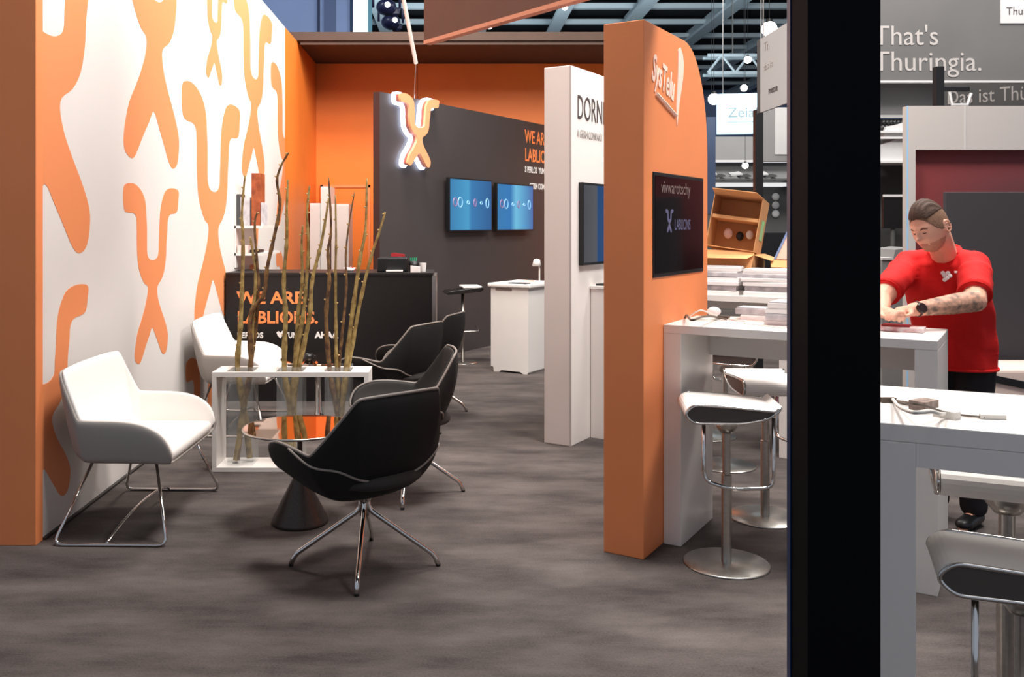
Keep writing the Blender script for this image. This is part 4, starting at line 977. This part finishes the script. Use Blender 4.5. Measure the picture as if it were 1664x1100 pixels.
obj('strap', slab(bmesh.new(), [(-.005, -.006, .53), (.9, -.006, .34), (.9, -.006, .39), (-.005, -.006, .58)], .008), BLACK_PLASTIC, bn)
# big grey banner
YN = 8.6
gb = empty('hanging_banner', (P(1400, 0, YN).x, YN, P(0, 131, YN).z), 'glossy grey banner reading That\'s Thuringia hanging above the red booth', 'banner')
bxl = P(1400, 0, YN).x
obj('panel', BX(0, 3.4, 0, .05, 0, 1.6), BANNER, gb); obj('lower_rail', BX(0, 3.4, -.01, .06, -.02, 0), G3, gb)
kz = YN/F
text("That's", .265, LETTER_G, gb, front_M((1419-CX)*kz-bxl, -.004, (131-73)*kz), xs=.96)
text('Thuringia.', .265, LETTER_G, gb, front_M((1419-CX)*kz-bxl, -.004, (131-115)*kz), xs=.97)
obj('white_plate', BX((1625-CX)*kz-bxl, 3.3, -.01, 0, (131-38)*kz, 1.4), G3, gb)
text('Thuringia', .10, LETTER_D, gb, front_M((1634-CX)*kz-bxl, -.012, (131-24)*kz))
for xx in (.4, 3.0): obj('hanging_wire', TB([(xx, .025, 1.6), (xx, .025, 8.98-gb.location.z)], .006, seg=6), STEEL, gb)
g2 = empty('wall_panel', (P(1400, 0, 8.9).x, 8.9, 0), 'mid grey booth wall seen below the grey banner, left of the cream frame', 'wall panel')
zA, zB, zC, zD = [P(0, q, 8.9).z for q in (135, 187, 192, 262)]
obj('header', BX(0, .72, 0, .1, zB, zA), G1, g2); obj('light_rail', BX(0, .72, -.02, 0, zB-.03, zB), G3, g2)
obj('shelf_board', BX(0, .72, -.4, -.02, P(0, 214, 8.6).z-.02, P(0, 214, 8.6).z), G3, g2); [obj('shelf_board', BX(0, .72, -.4, -.02, P(0, q_, 8.75).z-.02, P(0, q_, 8.75).z-.001), G3, g2) for q_ in (264, 226)]; obj('recess_panel', BX(0, .72, .1, .15, 1.45, zB-.03), G2, g2)
obj('lower_panel', BX(0, .72, .06, .1, 0, 1.5), G2, g2)
for k in range(2): obj('support', BX(k*.7, k*.7+.02, .0, .06, 0, zA), G2, g2)
# monochrome sculptural shapes on that booth
for k, (a, b, w_, h_, m_, lb) in enumerate(((1437, 250, .18, .24, G3, 'pale grey model block beside the cream frame, lower one'), (1450, 212, .14, .16, G3, 'pale grey model block above the lower one'))):
    z0 = P(0, b+14, 8.75).z
    tag(obj('display_block', PR([Vector(q) for q in ((-.16, 0, 0), (.22, 0, 0), (.22, 0, h_), (.05, 0, h_*.9), (-.02, 0, h_*.75), (-.14, 0, h_*.6))], (0, .18, 0)), m_, loc=(P(a, 0, 8.6).x+.05, 8.54, z0)), lb, 'display')
for k in range(7):
    z0 = P(0, 214, 8.6).z+.001
    tag(obj('dark_figurine', ico(ico(bmesh.new(), (0, 0, .03), .035, 2, (1, .8, 1)), (.01, 0, .085), .024, 2), BLACK_PLASTIC, loc=(P(1434+k*6, 0, 8.6).x, 8.6, z0), smooth=True), 'dark rounded figurine in the row over the pale blocks beside the cream frame', 'figurine', 'dark figurines in the grey booth')
mn = empty('monitor', (P(1436, 0, 8.6).x, 8.6, 0), 'black monitor in the grey booth left of the man\'s head', 'screen')
obj('casing', BX(0, .24, 0, .04, P(0, 371, 8.6).z, P(0, 320, 8.6).z), BLACK_PLASTIC, mn); obj('post', TB([(.1, .03, 0), (.1, .03, 1.6)], .02, seg=8), G2, mn)
obj('frame', BX(-.01, .25, -.01, .0, P(0, 320, 8.6).z, P(0, 316, 8.6).z), G3, mn)
dk = empty('display_plinth', (P(1433, 0, 8.0).x, 8.0, 0), 'light grey plinth with sloping top beside the man\'s shoulder', 'plinth')
obj('body', PR([Vector(q) for q in ((0, 0, 0), (.26, 0, 0), (.26, 0, 1.40), (.12, 0, 1.38), (.10, 0, 1.30), (0, 0, 1.29))], (0, .4, 0)), G1, dk); obj('groove', BX(.06, .07, -.004, 0, .6, 1.25), G2, dk); obj('top_edge', BX(0, .1, -.01, .4, 1.29, 1.31), G3, dk)
# post and slanted second banner
bp = empty('banner_post', (P(1522, 0, 8.2).x, 8.2, 2.55), 'short black post with side arm above the cream frame', 'post')
obj('post', BX(0, .06, 0, .06, 0, .32), BLACK_PLASTIC, bp); obj('arm', BX(.06, .26, 0, .04, .13, .16), BLACK_PLASTIC, bp)
obj('clamp', TB([(.10, 0, .12), (.12, 0, .02), (.24, 0, .02), (.27, 0, .11)], .012, seg=6), G3, bp); bp.location.z = P(0, 172, YB).z+.001; bp.location.y = 7.1; bp.location.x = P(1522, 0, 7.1).x
b2 = empty('hanging_banner', P(1478, 205, 11.2), 'darker grey banner reading Das ist Thüringen, slanting below the first', 'banner')
b2.rotation_euler = (0, 0, math.radians(-32))
obj('panel', BX(0, 2.6, 0, .04, 0, .52), G2, b2); obj('lower_rail', BX(0, 2.6, -.006, .046, -.02, 0), G3, b2)
text('Das ist Thüringen.', .24, LETTER_G, b2, front_M(.40, -.004, .24), xs=.75)
for xx in (.2, 2.4): obj('hanging_wire', TB([(xx, .02, .52), (xx, .02, 8.98-b2.location.z)], .006, seg=6), STEEL, b2)

# ================================================================== centre background between totem and pillar
sg = empty('illuminated_sign', P(1165, 218, 15.0), 'pale blue backlit sign panel hanging in the far hall behind the totem', 'sign', rz=math.radians(-12))
obj('light_box', BX(0, .80, 0, .12, 0, .66), SIGN_BLUE, sg, bevel=.01)
text('Zeiaf', .24, mat('sign_lettering', (150, 178, 190), .5), sg, front_M(.17, -.004, .27), xs=1)
obj('sign_rule', BX(.16, .62, -.004, 0, .19, .2), MATS['sign_lettering'], sg)
for xx in (.1, .7): obj('hanging_wire', TB([(xx, .06, .66), (xx, .06, 8.98-sg.location.z)], .008, seg=6), STEEL, sg)
pp = empty('banner_mast', (P(1234, 0, 9.4).x, 9.4, 0), 'tall black mast behind the cardboard cartons', 'post')
obj('post', BX(-.04, .04, 0, .08, 0.0, P(0, 178, 9.4).z), BLACK_PLASTIC, pp); obj('foot_plate', BX(-.2, .2, -.15, .2, 0, .015), BLACK_PLASTIC, pp)
gbn = empty('hanging_banner', (P(1236, 0, 9.0).x, 8.15, P(0, 183, 9.0).z), 'light grey cloth banner with small dark print hanging left of the black pillar', 'banner')
obj('cloth', BX(0, .02, 0, .90, 0, .73), mat('banner_cloth_grey', (160, 160, 160), .8), gbn); obj('hem_strip', BX(-.006, .026, .86, .94, 0, .73), G2, gbn)
def side_l(x, y, z): return Matrix(((0, 0, -1, x), (-1, 0, 0, y), (0, 1, 0, z), (0, 0, 0, 1)))
text('messe', .10, LETTER_D, gbn, side_l(-.003, .62, .15)); text('das ist', .10, LETTER_G, gbn, side_l(-.003, .75, .40)); text('Th', .14, LETTER_G, gbn, side_l(-.003, .75, .58))
for yy in (.1, .8): obj('hanging_wire', TB([(.01, yy, .73), (.01, yy, 8.98-gbn.location.z)], .006, seg=6), STEEL, gbn)
gw = empty('wall_panel', (P(1240, 0, 10.5).x, 10.5, 0), 'tall grey booth wall with white poster beside the black pillar', 'wall panel')
obj('panel', BX(0, .75, 0, .1, P(0, 262, 10.5).z, P(0, 175, 10.5).z), G1, gw); obj('poster', BX((1259-1240)/F*10.5, .62, -.012, 0, P(0, 251, 10.5).z, P(0, 172, 10.5).z-.02), G3, gw)
obj('support', BX(.62, .72, .01, .09, 0, P(0, 262, 10.5).z), G2, gw)
gg = empty('exhibition_booth', (P(1100, 0, 19).x, 19, 0), 'grey exhibition booth far behind the totem with lit header strip', 'booth')
W_ = (1300-1100)/F*19
Z = lambda q: P(0, q, 19).z
obj('header', BX(0, W_, 0, .4, Z(262), Z(222)), G1, gg); obj('header_rail', BX(0, W_, -.03, 0, Z(264), Z(260)), G3, gg)
obj('upper_panel', BX(0, W_, .2, .4, Z(296), Z(264)), G1, gg); obj('light_strip', BX(.3, W_-.3, -.05, 0.2, Z(303), Z(297)), mat('soft_strip_light', (235, 235, 235), .5, emit=.9), gg)
obj('rear_panel', BX(0, W_, .3, .4, 0, Z(303)), G2, gg)
obj('notice', BX((1155-1100)/F*19, (1192-1100)/F*19, .27, .3, Z(349), Z(340)), G3, gg); obj('cabinet', BX((1150-1100)/F*19, (1200-1100)/F*19, -.3, .3, 0, Z(352)), G2, gg)
obj('counter_front', BX((1205-1100)/F*19, W_, -.6, -.1, 0, Z(378)), BLACK_PLASTIC, gg)
for r_ in range(3):
    for k, px in enumerate((1175, 1268)):
        q = P(px, 319+r_*14, 19)
        tag(obj('wall_plate', LT([(0, 0), (.07, 0), (.08, .02), (.05, .04), (0, .045)], seg=18), G3, loc=(q.x, 19.29, q.z)), '%s round white plate %s the cartons on the far booth wall' % (['upper', 'middle', 'lower'][r_], ['left of', 'right of'][k]), 'plate', 'round plates on the far grey booth').rotation_euler = (PI/2, 0, 0)
for px, py in ((1150, 319), (1183, 319), (1150, 333), (1183, 333)):
    q = P(px, py, 19); obj('wall_label', BX(q.x-gg.location.x, q.x-gg.location.x+.17, .27, .3, q.z-.03, q.z+.03), G3, gg)
for k in range(9):
    q = P(1158+k*14, 284+(k % 3)*4, 18.6); obj('exhibit_piece', slab(bmesh.new(), [(q.x-gg.location.x-.12, -.3, q.z-.02), (q.x-gg.location.x+.12, -.3, q.z+.02*(k % 3)), (q.x-gg.location.x+.10, -.1, q.z+.06), (q.x-gg.location.x-.12, -.1, q.z+.03)], .03), [G3, G2, G1][k % 3], gg)
obj('shelf', BX(0, W_, -.5, .2, Z(294), Z(292)), G2, gg)
bb = empty('exhibition_booth', (P(1148, 0, 17).x, 17.0, 0), 'narrow navy booth tower just right of the totem, far back', 'booth')
obj('tower', BX(0, .17, 0, .4, 1.8, P(0, 190, 17).z), mat('navy_tower', (44, 58, 84), .6), bb); obj('tower_base', BX(0, .17, 0.01, .4, 0, 1.8), G2, bb)
tl = empty('truss', (0, 26, 0), 'pale lattice truss below the hall ceiling, right of the totem', 'truss')
bm = bmesh.new()
yz = P(0, 118, 26).z; xa, xb = P(1150, 0, 26).x, P(1420, 0, 26).x
for dy, dz in ((0, 0), (0, .5), (.5, 0), (.5, .5)): tube(bm, [(xa, 26+dy, yz+dz), (xb, 26+dy, yz+dz)], .05, seg=6)
for k in range(12):
    x = xa+(xb-xa)*k/12; x2 = xa+(xb-xa)*(k+1)/12; tube(bm, [(x, 26, yz+(k % 2)*.5), (x2, 26, yz+((k+1) % 2)*.5)], .035, seg=5)
obj('lattice', bm, BEAM, tl, world=True)
for k in (.15, .85): x = xa+(xb-xa)*k; obj('hanging_wire', TB([(x, 26, yz+.5), (x, 26, 8.98)], .02, seg=5), STEEL, tl, world=True)
# hall lamps (the bright round ones) hanging from the ceiling
def hall_lamp(px, py, Y, r, label):
    p = P(px, py, Y); o = empty('pendant_lamp', p, label, 'lamp', 'round white lamps of the exhibition hall')
    obj('glass_globe', ico(bmesh.new(), (0, 0, 0), r, 3), LAMP, o, smooth=True)
    obj('lamp_cap', LT([(r*.5, r*.8), (r*.4, r*1.3), (0, r*1.35)], seg=16), BLACK_PLASTIC, o)
    obj('hanging_wire', TB([(0, 0, r*1.3), (0, 0, 8.98-p.z)], .004, seg=6), BLACK_PLASTIC, o)
for a in ((1250, 47, 12, .10, 'brightest round lamp just left of the black pillar near the top'), (1160, 161, 16, .10, 'round lamp beside the pale blue sign, right of the totem'),
          (795, 42, 15, .055, 'round lamp just above the dark roof, under the hanging brown panel'), (918, 12, 17, .055, 'round lamp between ceiling beams, right of the brown panel'),
          (1209, 143, 24, .09, 'small round lamp above the pale blue sign'), (1156, 268, 17.5, .06, 'left small lamp before the grey booth header'), (1211, 269, 17.5, .06, 'right small lamp before the grey booth header'),
          (1215, 97, 25, .10, 'distant lamp by the lattice truss')): hall_lamp(*a)
# dark stage lights above the roof slab
for k, (px, py, lb) in enumerate(((628, 12, 'upper dark stage light with white lens above the roof slab'), (635, 36, 'lower dark stage light with white lens above the roof slab'))):
    p = P(px, py, 15+1.2*k); o = empty('stage_light', p, lb, 'lamp', 'stage lights above the roof slab', rz=.3*k)
    NB = mat('navy_housing', (24, 28, 58), .35)
    lh_ = obj('lamp_head', ico(bmesh.new(), (0, 0, 0), .17, 3, (1, 1.2, .8)), NB, o, smooth=True)
    obj('lens', LT([(0, 0), (.045, 0), (.04, .02), (0, .03)], seg=18), LAMP, lh_, loc=(.03, -.19, .0)).rotation_euler = (PI/2, 0, 0)
    obj('yoke', TB(fillet([(-.22, 0, 0), (-.22, 0, .25), (.22, 0, .25), (.22, 0, 0)], .06), .022, seg=8), NB, o, smooth=True)
    obj('fins', ico(bmesh.new(), (.12, .05, -.06), .12, 1, (1, .7, .8)), NB, lh_)
    obj('hanging_pole', TB([(0, 0, .25), (0, 0, 8.98-p.z)], .02, seg=6), BLACK_PLASTIC, o)
